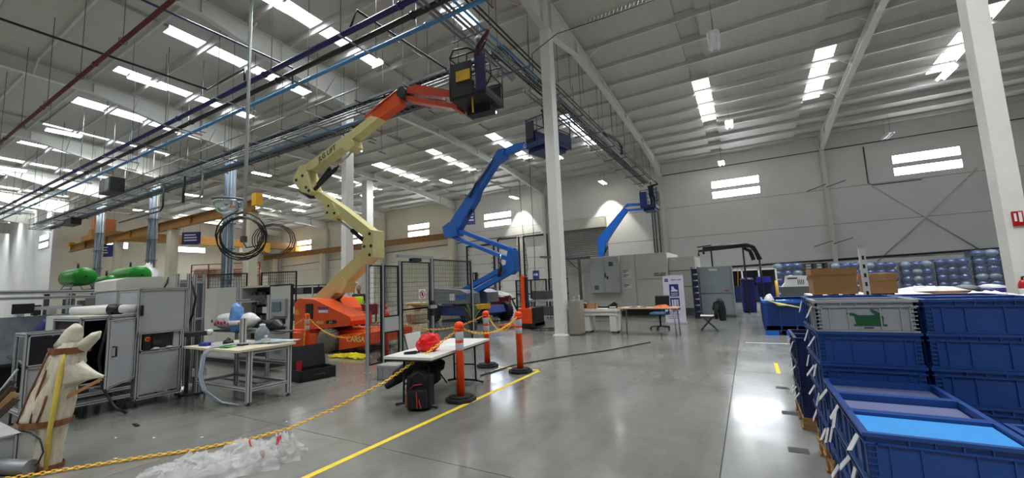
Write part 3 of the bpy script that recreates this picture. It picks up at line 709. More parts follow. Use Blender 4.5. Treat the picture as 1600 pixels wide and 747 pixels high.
def basket(parent,s0,s1,n0,n1,z0,zt,frame,floor_m,panel=None):
    b=MB().b2((s0,n0,z0),(s1,n1,z0+.06)).build('platform',floor_m,parent)
    MB().b2((s0-.01,n0-.01,z0+.06),(s1+.01,n0+.01,z0+.2)).b2((s0-.01,n1-.01,z0+.06),(s1+.01,n1+.01,z0+.2)).b2((s0-.01,n0,z0+.06),(s0+.01,n1,z0+.2)).b2((s1-.01,n0,z0+.06),(s1+.01,n1,z0+.2)).build('toe_board',frame,parent)
    for z in(zt,(z0+zt)/2+.05):
        MB().tube([(s0,n0,z),(s1,n0,z),(s1,n1,z),(s0,n1,z)],.022,6,close=True).build('guard_rail',frame,parent)
    for (x,y) in((s0,n0),(s1,n0),(s1,n1),(s0,n1),((s0+s1)/2,n0),((s0+s1)/2,n1)): MB().tube([(x,y,z0),(x,y,zt)],.02,6).build('rail_post',frame,parent)
# --- orange and cream lift
t=thing('boom_lift','orange boom lift with zigzag cream booms and dark raised basket','boom lift',(-10.35,8.1,0),R(5.59))
J=t
ch=plate('chassis',[(-2.2,.14),(1.6,.2),(1.7,.28),(1.7,.5),(1.3,.54),(-2.2,.54)],-.6,.6,M_lor,t)
MB().b2((-1.5,-.9,.12),(-.12,.9,.5)).prism([(.74,.08),(1.7,.22),(1.7,.52),(.74,.46)],-.92,.92,'xz').build('axle_cover',M_lor,ch)
text('lettering','CARSA',.2,M_cream,ch,(1.32,-.925,.36),(R(90),0,0),.004)
for s in(.33,-1.9):
    for n in(-.88,.88): wheel(t,s,n,.31,.26,M_dark)
MB().tube([(-.4,0,.53),(-.4,0,.66)],.5,20).build('slew_ring',M_dark,t)
hood=[(-1.06,.6),(-1.07,1.3),(-.92,1.46),(-.3,1.42),(.32,1.19),(1.05,.93),(1.1,.82),(1.0,.7),(-.25,.6)]
for n0,n1,lb in((-.85,-.22,0),(.22,.85,0)):
    h=plate('engine_hood',hood if n0<0 else [(-1.06,.6),(-1.07,1.3),(-.92,1.46),(-.5,1.42),(-.2,1.1),(-.15,.6)],n0,n1,M_lor,t)
    if n0<0:
        MB().b2((-.6,-.87,.88),(-.32,-.845,1.3)).build('access_panel',M_black,h)
        MB().b2((-.1,-.858,1.05),(.25,-.848,1.12)).build('sticker',M_white,h); [MB().b2((-.12+.055*k,-.858,1.14+.005*(k%2)),(-.078+.055*k,-.848,1.22-.012*(k%3))).build('sticker_print',mat('sticker_purple',(110,60,160),.5),h) for k in range(7)]
        text('model_text','450A',.13,M_cream,h,(-.04,-.86,.78),(R(90),0,0),.003)
        MB().prism([(.18,.79),(.22,.75),(.54,.76),(.58,.8),(.54,.85),(.22,.84)],-.87,-.85,'xz').build('maker_plate',M_black,h)
        text('maker_text','JLG',.08,M_cream,h,(.38,-.872,.8),(R(90),0,0),.002)
        MB().b2((-1.02,-.858,1.0),(-.88,-.848,1.14)).build('warning_label',M_yellow,h)
MB().b2((-1.6,-.22,.66),(.8,.22,1.0)).build('turntable',M_lor2,t)
r1=plate('lower_riser',[(-1.27,1.38),(.84,2.78),(1.2,2.57),(-.75,1.2),(-1.2,1.0)],-.17,.17,M_cream,t)
plate('lug',[(-.51,1.74),(.01,2.07),(.26,1.84),(.09,1.56),(-.12,1.58)],-.21,.21,M_cream,r1)
el=plate('elbow_bracket',[(1.06,3.35),(1.28,3.29),(1.26,2.53),(1.13,2.5),(.84,2.78),(.88,3.02)],-.23,.23,M_cream,t)
for (s,z) in((1.15,3.2),(1.2,2.85),(1.15,2.6),(.95,2.85)): MB().tube([(s,-.25,z),(s,.25,z)],.045,8).build('pivot_pin',M_dark,el)
r2=plate('upper_riser',[(-1.16,4.58),(-.95,4.71),(.0,4.12),(1.12,3.33),(.98,3.05),(.59,3.33)],-.16,.16,M_cream,t)
plate('lug',[(-.7,4.29),(-.36,4.3),(-.09,3.88),(-.44,3.78),(-.67,3.91)],-.2,.2,M_cream,r2)
for s,z in((-.55,4.0),(-.5,4.2),(-.25,3.95)): MB().tube([(s,-.215,z),(s,.215,z)],.04,8).build('pivot_pin',M_dark,r2)
te=plate('tower_bracket',[(-1.78,5.65),(-1.39,5.66),(-1.48,5.43),(-1.23,4.76),(-1.33,4.67),(-1.66,4.78),(-2.07,5.19),(-2.02,5.33)],-.22,.22,M_cream,t)
for (s,z) in((-1.9,5.2),(-1.62,5.3),(-1.32,4.78),(-1.45,4.9)): MB().tube([(s,-.235,z),(s,.235,z)],.05,8).build('pivot_pin',M_dark,te)
MB().tube([(-2.0,0,4.9),(-1.5,-.02,4.62),(-1.2,0,4.6)],.05,8).build('hose_guard',M_dark,te)
mb=plate('main_boom',[(-1.6,5.64),(1.15,6.71),(1.44,6.59),(.09,6.0),(-1.22,5.48),(-1.5,5.45)],-.17,.17,M_cream,t)
plate('lug',[(-.15,6.05),(.44,6.12),(.5,5.92),(.3,5.8),(.17,5.82)],-.19,.19,M_cream,mb)
text('lettering','JLG LIFT',.22,M_black,mb,(-.62,-.175,5.86),(R(90),R(-22.5),0),.004,shear=.2)
plate('fly_boom',[(.95,6.66),(2.08,7.27),(2.24,7.19),(2.19,6.85),(1.35,6.56)],-.13,.13,M_lor,t)
MB().tube([(.85,-.1,6.72),(1.4,-.12,6.98),(2.1,-.1,7.28)],.05,8).build('hydraulic_line',M_lor2,t)
MB().tube([(2.3,-.22,7.15),(2.3,.22,7.15)],.16,14).build('jib_pivot',M_dark,t)
plate('jib_upper_arm',[(2.3,7.27),(2.75,7.3),(4.1,6.76),(3.98,6.62),(2.4,7.13)],-.14,.14,M_lor2,t)
plate('jib_lower_arm',[(2.42,7.05),(4.03,6.43),(4.03,6.3),(2.42,6.9)],-.14,.14,M_lor2,t)
plate('jib_end',[(3.95,6.8),(4.15,6.78),(4.12,6.25),(3.98,6.28)],-.2,.2,M_lor2,t)
MB().tube([(-1.35,-.05,4.8),(-.35,-.05,5.38)],.06,10).build('lift_cylinder',M_black,t); MB().tube([(-.35,-.05,5.38),(.35,-.05,5.85)],.03,8).build('cylinder_rod',M_chrome,t)
MB().tube([(-1.3,.1,5.05),(-.75,.1,5.5)],.06,8).build('level_cylinder',M_black,t)
MB().tube([(.85,0,2.95),(.25,0,3.4)],.065,10).build('lift_cylinder',M_black,t); MB().tube([(.25,0,3.4),(-.4,0,3.85)],.032,8).build('cylinder_rod',M_chrome,t)
MB().tube([(-.9,.0,1.05),(-.3,0,1.35)],.07,10).build('lift_cylinder',M_black,t); MB().tube([(-.3,0,1.35),(.05,0,1.65)],.035,8).build('cylinder_rod',M_chrome,t)
M_bk=mat('basket_dark',(44,40,42),.5,metal=.2,var=.2,scale=6)
basket(t,4.15,5.15,-.55,.45,6.3,7.45,M_bk,M_bk)
MB().b2((4.12,-.56,6.36),(4.2,.46,7.3)).build('side_panel',M_bk,t); MB().b2((4.2,-.57,6.36),(4.78,-.53,7.25)).build('side_panel',M_bk,t); MB().b2((4.2,.44,6.36),(5.1,.47,7.0)).build('side_panel',M_bk,t)
MB().b2((4.3,-.45,6.36),(4.6,-.1,6.95)).build('tool_bag',M_black,t)
MB().tube([(4.15,-.55,7.45),(4.3,-.6,7.62),(4.7,-.58,7.58),(4.9,-.55,7.45)],.025,6).build('cable_loop',M_black,t)
MB().tube([(5.15,-.5,7.3),(5.3,-.55,7.1),(5.32,-.55,6.7),(5.15,-.5,6.5)],.02,6).build('cable_loop',M_black,t)
MB().b2((4.35,-.60,6.75),(4.75,-.56,7.02)).build('tool_tray',M_yellow,t)
MB().b2((4.9,-.57,6.4),(5.17,-.53,7.3)).build('control_box',mat('panel_navy',(36,38,84),.5),t)
MB().b2((4.3,.0,6.1),(5.0,.3,6.3)).build('underframe',M_bk,t)
MB().tube([(4.75,-.5,6.3),(4.76,-.5,5.9)],.02,6).build('lanyard',M_yellow,t)
d=Vector((math.cos(R(5.59)),math.sin(R(5.59)),0)); nn=Vector((-d.y,d.x,0))
def JW(s,n,z): return tuple(Vector((-10.35,8.1,z))+d*s+nn*n)
M_maroon=mat('jacket_maroon',(60,30,30),.8,var=.15,scale=10); M_jean=mat('trousers_navy',(22,23,32),.8,var=.15,scale=12); M_helm=mat('helmet_white',(232,234,234),.3,var=0)
person('worker in dark maroon jacket and white helmet reaching up from the dark basket',JW(4.72,-.05,6.36),R(35),M_maroon,M_jean,((.25,.22,1.95),(.3,-.2,1.9)),M_helm)
# --- blue articulated lift
def bluelift(loc,rz,label):
    t=thing('boom_lift',label,'boom lift',loc,rz); return t
t=bluelift((-11.2,15.7,0),R(-14.29),'large blue articulated boom lift with grey body behind the mesh cage')
plate('chassis',[(-2.3,.3),(1.3,.3),(1.45,.42),(1.3,.72),(-2.3,.72)],-.75,.75,mat('chassis_blue',(28,62,140),.4,var=.1),t)
MB().b2((1.0,-1.0,.62),(1.55,-.3,.82)).build('mudguard',M_yellow,t)
for s in(1.15,-1.75):
    for n in(-.95,.95): wheel(t,s,n,.42,.32,M_white,M_rubber)
MB().tube([(-.6,0,.7),(-.6,0,.85)],.55,20).build('slew_ring',M_dark,t)
for n0,n1 in((-.95,-.22),(.22,.95)):
    h=plate('engine_hood',[(-2.15,.85),(-2.15,1.45),(-1.9,1.58),(.3,1.45),(.75,1.3),(.8,.85)],n0,n1,M_ggrey,t)
    if n0<0: MB().b2((-.45,-.97,1.0),(-.1,-.95,1.3)).build('sticker',M_white,h); MB().b2((.0,-.965,1.1),(.72,-.95,1.25)).build('decal',M_gblue,h)
for n in(-.07,.07):
    plate('lower_riser_arm',[(.25,1.24),(2.7,2.1),(2.89,2.28),(2.75,2.33),(.18,1.44)],n-.05,n+.05,M_gblue,t)
    plate('lower_riser_link',[(-.77,1.47),(2.3,2.46),(2.43,2.3),(-.5,1.34)],n-.05,n+.05,M_gblue,t)
    plate('upper_riser_arm',[(-.95,4.46),(2.87,3.1),(2.8,2.93),(-1.0,4.29)],n-.05,n+.05,M_gblue,t)
    plate('upper_riser_link',[(-1.25,4.12),(2.65,2.73),(2.58,2.57),(-1.25,3.97)],n-.05,n+.05,M_gblue,t)
plate('elbow_bracket',[(2.6,3.15),(2.92,3.02),(2.92,2.2),(2.65,2.02),(2.4,2.4)],-.16,.16,M_gblue,t)
plate('tower_bracket',[(-1.95,4.62),(-1.42,4.8),(-.8,4.5),(-.75,4.05),(-1.75,4.05)],-.2,.2,M_gblue,t)
mb=plate('main_boom',[(-1.5,4.7),(.09,5.92),(.62,6.28),(.85,6.1),(.6,5.6),(-.73,4.35),(-1.2,4.25)],-.17,.17,M_gblue,t)
plate('fly_boom',[(.45,6.1),(1.93,7.22),(2.2,7.1),(.75,5.9)],-.13,.13,M_gblue,t)
plate('boom_tip',[(1.8,7.18),(2.25,7.56),(2.65,7.5),(2.55,7.11),(2.05,6.98)],-.18,.18,M_gblue,t)
jb=plate('jib_arm',[(2.35,7.5),(3.3,7.54),(4.38,7.38),(4.38,7.12),(3.4,7.26),(2.45,7.2)],-.13,.13,M_gblue,t)
text('lettering','Genie',.26,M_white,jb,(4.0,-.135,7.28),(R(90),R(5),0),.004,shear=.25)
MB().tube([(.7,-.2,6.3),(1.9,-.2,7.2)],.05,8).build('cable_track',M_chrome,t); MB().tube([(.0,-.2,5.9),(.35,-.26,5.75),(.75,-.22,6.32)],.04,8).build('hose',M_black,t)
MB().tube([(-1.0,0,4.35),(.2,0,5.2)],.07,8).build('lift_cylinder',M_black,t)
MB().tube([(2.15,-.3,1.95),(2.25,-.3,2.5)],.08,10).build('lift_cylinder',M_black,t); MB().tube([(2.25,-.3,2.5),(2.32,-.3,2.9)],.04,8).build('cylinder_rod',M_chrome,t)
plate('basket_mount',[(4.3,7.55),(4.5,7.55),(4.5,6.9),(4.3,6.9)],-.25,.25,M_gblue,t)
M_bb=mat('basket_blue',(20,40,92),.4,var=.12,scale=4)
basket(t,4.45,5.55,-.75,.65,6.85,8.0,M_bb,M_bb)
MB().b2((4.45,-.78,7.2),(4.85,-.74,7.9)).build('control_box',M_black,t)
MB().b2((4.42,-.74,6.95),(4.46,.64,7.75)).build('side_panel',M_bb,t); MB().b2((5.53,-.74,6.95),(5.56,.64,7.4)).build('side_panel',M_bb,t)
MB().b2((4.4,-.6,6.7),(5.4,.5,6.85)).build('underframe',M_bb,t)
MB().tube([(3.9,0,7.1),(3.9,.05,3),(3.8,.05,.2)],.012,5).build('air_line',M_black,t)
def GW(s,n,z):
    a=R(-14.29); return (-11.2+math.cos(a)*s-math.sin(a)*n,15.7+math.sin(a)*s+math.cos(a)*n,z)
M_dkj=mat('jacket_black',(26,26,30),.8,var=.15,scale=10)
person('worker in black clothes standing in the blue basket behind the centre column',GW(5.2,-.35,6.91),R(80),M_dkj,M_jean,((.3,.2,1.75),(.28,-.2,1.6)),M_helm)
# --- second blue lift, behind the white cabin
t=bluelift((-7.9,27,0),0,'distant blue boom lift rising behind the white cabin to the eaves')
MB().b2((-1.6,-.7,.3),(1.6,.7,.7)).build('chassis',mat('chassis_blue',(28,62,140),.4,var=.1),t)
for s in(-1.1,1.1):
    for n in(-.85,.85): wheel(t,s,n,.4,.3,M_white,M_rubber)
MB().b2((-1.3,-.8,.8),(1.2,.8,1.6)).build('turret',M_ggrey,t); MB().tube([(0,0,.65),(0,0,.85)],.5,16).build('slew_ring',M_dark,t)
plate('riser',[(-1.0,1.5),(-.6,1.5),(-.35,3.6),(-.75,3.8)],-.15,.15,M_gblue,t)
plate('tower_bracket',[(-.75,4.45),(-.45,4.5),(-.2,4.1),(-.35,3.4),(-.6,3.45),(-.75,3.9)],-.18,.18,M_gblue,t)
plate('main_boom',[(-.75,4.45),(1.15,6.35),(1.45,6.2),(.35,4.85),(-.15,4.15)],-.15,.15,M_gblue,t)
plate('jib_upper_arm',[(1.1,6.35),(1.4,6.6),(2.4,6.5),(2.4,6.36),(1.5,6.42)],-.1,.1,M_gblue,t); plate('jib_lower_arm',[(1.3,6.22),(2.4,6.18),(2.4,6.06),(1.3,6.1)],-.1,.1,M_gblue,t)
MB().tube([(-.35,0,3.45),(-.1,0,3.9)],.05,6).build('lift_cylinder',M_black,t)
basket(t,2.4,3.3,-.7,.7,6.05,7.2,M_bb,M_bb)
MB().b2((2.36,-.72,6.1),(2.8,-.68,7.1)).build('side_panel',M_bb,t); MB().b2((2.5,-.5,5.9),(3.2,.5,6.05)).build('underframe',M_bb,t)
person('small dark worker in the distant basket under the eaves',(-4.95,27,6.11),R(60),M_dkj,M_jean,((.3,.2,1.6),(.28,-.2,1.7)),M_helm)
M_hiviz=mat('hi_vis',(196,230,40),.6,var=.05,emit=None)
person('person in yellow-green safety vest standing behind the orange lift',(-13.7,11.35,0),R(-40),M_dkj,M_jean,((.2,.28,.95),(.22,-.28,.98)),None,M_hiviz)
# ================================================================== left side: machines
M_slot=mat('profile_slot',(52,53,55),.6,var=0)
def prof(m,a,b,w_=.045):
    """slotted aluminium profile: bar plus dark slots (material 1)"""
    m.mi=0; m.bar(a,b,w_,w_); m.mi=1; m.bar(a,b,w_*.22,w_+.003); m.bar(a,b,w_+.003,w_*.22); m.mi=0
def frame(parent,lo,hi,w_=.045,name='profile',edges='all'):
    x0,y0,z0=lo;x1,y1,z1=hi
    E=[]
    for x in(x0,x1):
        for y in(y0,y1): E.append(((x,y,z0),(x,y,z1)))
    for z in(z0,z1):
        for y in(y0,y1): E.append(((x0,y,z),(x1,y,z)))
        for x in(x0,x1): E.append(((x,y0,z),(x,y1,z)))
    for a,b in E:
        m=MB(); prof(m,a,b,w_); m.build(name,[M_alu,M_slot],parent,world=True)
def feet(parent,pts,h=.1):
    for x,y in pts:
        MB().tube([(x,y,.0),(x,y,.015)],.035,10).tube([(x,y,.015),(x,y,h)],.012,8).build('levelling_foot',M_dark,parent,world=True)
def panel(parent,name,lo,hi,m): return MB().b2(lo,hi).build(name,m,parent,world=True)
# tower with monitor
t=thing('control_tower','tall aluminium machine tower with grey panels, monitor and emergency stop','machine',(-8.5,2.93,0))
frame(t,(-8.95,2.66,.13),(-8.12,3.2,1.76)); feet(t,[(-8.12,2.66),(-8.12,3.2),(-8.95,2.66),(-8.95,3.2)],.12)
dr=panel(t,'upper_door',(-8.11,2.62,1.1),(-8.075,3.23,1.76),M_panel)
for a,b in(((-8.07,2.62,1.1),(-8.07,3.23,1.1)),((-8.07,2.62,1.76),(-8.07,3.23,1.76)),((-8.07,2.62,1.1),(-8.07,2.62,1.76)),((-8.07,3.23,1.1),(-8.07,3.23,1.76))):
    m=MB(); prof(m,a,b,.035); m.build('door_profile',[M_alu,M_slot],dr,world=True)
MB().b2((-8.05,2.63,1.36),(-8.01,2.66,1.52)).build('handle',M_black,dr,world=True)
panel(t,'lower_panel',(-8.14,2.69,.18),(-8.115,3.17,.8),M_panel); panel(t,'side_panel',(-8.92,2.645,.2),(-8.15,2.655,1.74),M_panel); panel(t,'back_panel',(-8.92,3.2,.2),(-8.15,3.21,1.74),M_panel); panel(t,'top_panel',(-8.93,2.68,1.765),(-8.14,3.18,1.775),M_panel)
mo=panel(t,'monitor',(-8.2,2.82,.84),(-8.14,3.08,1.08),M_black); panel(mo,'screen',(-8.139,2.835,.855),(-8.135,3.065,1.065),mat('screen_off',(14,15,17),.12,var=0))
panel(t,'monitor_side',(-8.16,3.09,.83),(-8.12,3.17,1.09),M_panel)
m=MB(); prof(m,(-8.12,2.66,.82),(-8.12,3.2,.82)); m.build('profile',[M_alu,M_slot],t,world=True)
eb=panel(t,'switch_box',(-8.15,2.7,.83),(-8.08,2.79,1.08),M_black)
MB().tube([(-8.08,2.745,1.0),(-8.06,2.745,1.0)],.035,12).build('yellow_collar',M_yellow,eb,world=True); MB().tube([(-8.06,2.745,1.0),(-8.03,2.745,1.0)],.024,12).build('emergency_button',mat('button_red',(200,20,20),.4,var=0),eb,world=True)
for y in(2.86,3.03): MB().ball((-8.09,y,.845),(.035,.05,.018),8,5).build('tape_wad',M_white,t,world=True)
# cabinet with open door
t=thing('equipment_cabinet','aluminium cabinet with black interior and its grey door hanging open','cabinet',(-8.6,2.3,0))
frame(t,(-9.3,2.03,.45),(-8.16,2.6,1.36)); 
for lo,hi in(((-9.29,2.05,.46),(-9.27,2.58,1.35)),((-9.28,2.04,.46),(-8.18,2.05,1.35)),((-9.28,2.58,.46),(-8.18,2.59,1.35)),((-9.28,2.05,.455),(-8.18,2.58,.465))): panel(t,'inner_panel',lo,hi,M_black)
panel(t,'top_panel',(-9.3,2.02,1.385),(-8.15,2.61,1.4),M_offw)
d=thing_dir=Vector((.57,-.45,0)).normalized()
dr=MB(); H=Vector((-8.1,2.6,0)); Lh=.73
dr.bar(H+Vector((0,0,.89))+d*.0,H+Vector((0,0,.89))+d*Lh,.02,.86); dr=dr.build('door',M_panel,t,world=True)
for a,b in(((0,.46),(Lh,.46)),((0,1.33),(Lh,1.33)),((0,.46),(0,1.33)),((Lh,.46),(Lh,1.33))):
    m=MB(); prof(m,H+d*a[0]+Vector((0,0,a[1])),H+d*b[0]+Vector((0,0,b[1])),.035); m.build('door_profile',[M_alu,M_slot],dr,world=True)
nrm=Vector((-d.y,d.x,0)); nrm=-nrm if nrm.dot(Vector((1,.3,0)))<0 else nrm
for sgn in(1,-1):
    p=H+d*(Lh-.09)+nrm*.03*sgn+Vector((0,0,.85)); MB().tube([p-nrm*.02*sgn,p+nrm*.02*sgn,p+nrm*.02*sgn+Vector((0,0,.13)),p-nrm*.02*sgn+Vector((0,0,.13))],.012,6).build('handle',M_black,dr,world=True)
m=MB()
for z in(.2,.32,.42): prof(m,(-9.3,2.0,z),(-8.16,2.0,z)); prof(m,(-8.16,2.0,z),(-8.16,2.6,z))
m.build('skid',[M_alu,M_slot],t,world=True); feet(t,[(-8.16,2.1),(-8.16,2.55),(-9.25,2.1)],.2)
MB().tube([(-8.4,2.4,1.42),(-8.1,2.3,1.38),(-8.02,2.25,1.2),(-8.03,2.2,.8),(-8.0,2.25,.4),(-7.85,2.35,.12),(-7.75,2.45,.03)],.018,8).build('hose',M_black,t,world=True)
t=thing('film_roll','roll of clear film with black band lying on the cabinet','roll',(-8.45,2.35,1.4)); MB().lathe([(.03,-.45),(.06,-.43),(.075,0),(.06,.4),(.03,.42)],(0,0,.078),12,'x').build('wrap',M_film,t); MB().lathe([(.07,.05),(.083,.06),(.083,.2),(.07,.21)],(0,0,.078),12,'x').build('band',M_black,t)
t.rotation_euler=(0,0,R(40))
# frame box with dark windows
t=thing('framed_module','aluminium framed machine module with dark windows behind the wrapped post','machine',(-8.9,1.8,0))
frame(t,(-8.8,1.57,.2),(-8.32,2.0,1.2)); feet(t,[(-8.32,1.57),(-8.32,2.0),(-8.8,1.57)],.18)
panel(t,'dark_window',(-8.33,1.6,.8),(-8.32,1.98,1.16),M_black); panel(t,'grey_panel',(-8.33,1.6,.24),(-8.32,1.98,.76),M_panel); panel(t,'inner_unit',(-8.75,1.65,.25),(-8.4,1.95,1.1),M_dark)
m=MB(); prof(m,(-8.32,1.57,.78),(-8.32,2.0,.78)); m.build('profile',[M_alu,M_slot],t,world=True)
# conveyor line at the far left
t=thing('assembly_line','long grey assembly machine with steel plates and top rail at the left edge','machine',(-11.2,2.2,0))
M_plate=mat('steel_plate',(150,156,166),.35,metal=.2,var=.22,scale=3)
panel(t,'side_plate',(-11.15,.4,.62),(-11.0,2.55,1.4),M_plate)
MB().prism([(2.0,.55),(2.75,.55),(2.75,1.25),(2.4,1.3)],-10.9,-10.85,'yz').build('gusset',M_plate,t,world=True)
for y in(.5,1.7,2.6,3.6): 
    m=MB(); prof(m,(-11.25,y,.0),(-11.25,y,1.82),.06); m.build('upright',[M_alu,M_slot],t,world=True)
m=MB(); prof(m,(-11.0,-.5,1.84),(-11.0,3.62,1.80),.07); prof(m,(-11.0,-.5,1.74),(-11.0,3.62,1.70),.05); m.build('top_rail',[M_alu,M_slot],t,world=True)
for y in(2.75,3.1): panel(t,'glass_panel',(-10.95,y,1.35),(-10.93,y+.32,1.68),mat('smoked_glass',(120,122,116),.15,var=.1,scale=4))
panel(t,'work_bed',(-11.9,-.4,.55),(-11.2,3.5,.7),M_dgalv); panel(t,'cross_beam',(-10.99,1.9,1.5),(-10.9,2.7,1.56),M_alu)
panel(t,'base_cabinet',(-11.9,-.4,.08),(-11.2,3.5,.55),M_dark)
MB().b2((-10.9,1.85,1.45),(-10.86,2.1,1.62)).build('tilted_screen',M_black,t,world=True)
for k in range(5):
    y=.9+.32*k; MB().tube([(-10.9,y,.75),(-10.7,y+.1,.66),(-10.55,y+.15,.55)],.025,6).build('hose',M_dgalv if k%2 else M_black,t,world=True)
panel(t,'caution_label',(-10.998,2.32,1.2),(-10.992,2.38,1.33),M_yellow)
for k in range(7):
    y=2.0+.2*k; h=random.uniform(.1,.3); panel(t,'clamp_block',(-11.6,y,1.4),(-11.45,y+.1,1.42+h),random.choice([M_dark,M_alu,M_dgalv])); panel(t,'clamp_post',(-11.55,y+.03,.7),(-11.5,y+.07,1.4),M_dgalv)
t=thing('robot_arm_cover','dark blue draped robot arm cover on the assembly line','cover',(-10.6,2.45,1.0))
m=MB(); m.tube([(0,-.35,.0),(.02,-.2,.22),(0,.05,.3),(.0,.2,.38)],[.1,.16,.14,.07],10); m.tube([(0,-.15,.05),(.02,.05,.1),(0,.2,.3)],[.1,.12,.05],10); o=m.build('cover',mat('cover_navy',(30,38,96),.5,var=.2,scale=10,bump=.5,bscale=12),t); remesh(o,.03,2)
MB().tube([(0,.0,-.3),(0,0,.02)],.05,8).build('stand',M_dark,t); MB().b2((-.1,-.1,-.34),(.1,.1,-.3)).build('foot_plate',M_dark,t)
panel(t,'shelf',(-10.8,2.0,.63),(-10.45,2.75,.66),M_alu)
t=thing('parts_bin','pale clear plastic bin with yellow label behind the open cabinet','bin',(-9.9,2.36,1.1))
m=MB(); m.b2((-.3,-.25,0),(.3,.3,.02)); m.b2((-.3,-.25,0),(-.28,.3,.3)); m.b2((.28,-.25,0),(.3,.3,.3)); m.b2((-.3,-.25,0),(.3,-.23,.3)); m.b2((-.3,.28,0),(.3,.3,.3)); m.build('tub',M_offw,t); MB().b2((.301,-.15,.1),(.305,.1,.22)).build('label_card',M_ytape,t)
panel(t,'stand',(-10.1,2.16,0),(-9.7,2.56,1.1),M_dgalv)
# white machine hood on the tower row
t=thing('machine_hood','off-white sheet metal machine hood behind the tall tower','machine',(-9.6,3.2,0)); MB().prism([(2.7,1.78),(3.55,1.78),(3.55,2.02),(2.85,2.0),(2.7,1.95)],-10.3,-9.3,'yz').build('hood',M_offw,t,world=True); panel(t,'cabinet_body',(-10.3,2.72,.1),(-9.32,3.53,1.78),M_panel); MB().tube([(-9.3,3.35,1.78),(-9.28,3.4,1.9),(-9.3,3.42,2.0)],.012,6).build('cable',M_black,t,world=True); feet(t,[(-9.4,2.8),(-9.4,3.45)],.12)
panel(t,'sheet_door',(-9.31,2.75,1.35),(-9.3,3.1,1.74),M_alu); MB().tube([(-9.3,2.92,1.52),(-9.27,2.92,1.52)],.05,10).build('gauge',M_chrome,t,world=True)
# green tanks
def tank(label,x0,x1,y,z,r):
    t=thing('air_tank',label,'tank',((x0+x1)/2,y,0),group='green air tanks')
    L=abs(x1-x0)/2; p=[]
    for k in range(7): a=math.pi/2*k/6; p.append((max(.01,r*math.sin(a)),-L-.45*r*math.cos(a)))
    p+= [(rr,-h) for rr,h in reversed(p)]
    MB().lathe(p,(0,0,z),24,'x').build('shell',M_green,t)
    for s in(-1,1):
        MB().tube([(s*(L-.02),0,z)]+[(s*(L-.02),r*1.005*math.cos(a*.5236),z+r*1.005*math.sin(a*.5236)) for a in range(0)]+[(s*(L-.02)+.02,0,z)],r*1.004,24).build('weld_band',M_green,t)
        for q in(-1,1): MB().bar((s*L*.7,q*r*.6,z-r*.75),(s*L*.7,q*r*.9,z-r*1.35),.05,.02).build('leg',M_green,t)
    MB().tube([(L+.4*r,0,z),(L+.5*r,0,z)],.04,8).build('port',M_dark,t); MB().tube([(0,0,z+r),(0,0,z+r+.18)],.03,8).build('valve',M_dark,t)
    return t
tank('large green air tank left of the column base',-20.4,-19.0,4.72,2.45,.3)
tank('large green air tank half hidden by the white hood',-20.4,-18.6,6.02,2.48,.33)
tank('small green air tank tucked between the two large ones',-20.0,-19.2,5.42,2.3,.2)
t=thing('tank_platform','steel platform carrying the green air tanks','platform',(-19.7,5.4,0)); MB().b2((-21,4.2,1.93),(-18.2,6.6,2.0)).build('deck',M_dgalv,t,world=True)
for x in(-20.9,-18.3):
    for y in(4.3,6.5): MB().b2((x-.06,y-.06,0),(x+.06,y+.06,1.93)).build('leg',M_dgalv,t,world=True)
for y in(4.4,5.05,5.25,5.6,5.7,6.35): MB().b2((-20.6,y-.03,2.0),(-18.9,y+.03,2.06 if y not in(5.25,5.6) else 2.03)).build('skid_rail',M_dgalv,t,world=True)
# guard frames right of the tower
t=thing('machine_guard','aluminium guard frame with grey panels between tower and workbench','guard',(-9.2,3.75,0))
for (x,y) in((-9.0,3.45),(-9.0,3.62),(-9.15,3.78),(-9.3,4.0)):
    m=MB(); prof(m,(x,y,.03),(x,y,2.05),.05); m.build('upright',[M_alu,M_slot],t,world=True)
panel(t,'back_panel',(-9.6,3.6,.3),(-9.35,4.05,1.95),mat('guard_grey',(122,124,126),.5,var=.1,scale=4)); panel(t,'lower_panel',(-9.3,3.6,.1),(-9.25,3.95,.9),M_dgalv)
MB().tube([(-9.0,3.66,1.95),(-8.95,3.72,1.6),(-8.98,3.7,1.3),(-9.05,3.66,1.1)],.02,6).build('cable',M_black,t,world=True)
for z in(1.9,1.2,.6): m=MB(); prof(m,(-9.0,3.45,z),(-9.3,4.0,z),.04); m.build('rail',[M_alu,M_slot],t,world=True)
t=thing('fixture_stand','dark fixture stand with steel head beside the bench','stand',(-8.35,3.45,0))
for dy in(-.06,.06): m=MB(); prof(m,(-8.35,3.45+dy,.02),(-8.35,3.45+dy,.95),.045); m.build('post',[M_dgalv,M_slot],t,world=True)
panel(t,'head',(-8.5,3.33,.95),(-8.2,3.6,1.02),M_dark); MB().tube([(-8.3,3.6,.99),(-8.3,3.72,.99)],.05,10).build('nozzle',M_white,t,world=True); panel(t,'foot_plate',(-8.55,3.3,0),(-8.15,3.6,.02),M_dark)
panel(t,'valve_block',(-8.2,3.4,.3),(-8.05,3.55,.42),M_white); MB().tube([(-8.15,3.5,.3),(-8.1,3.55,.12),(-8.2,3.6,.03)],.02,6).build('hose',M_black,t,world=True)
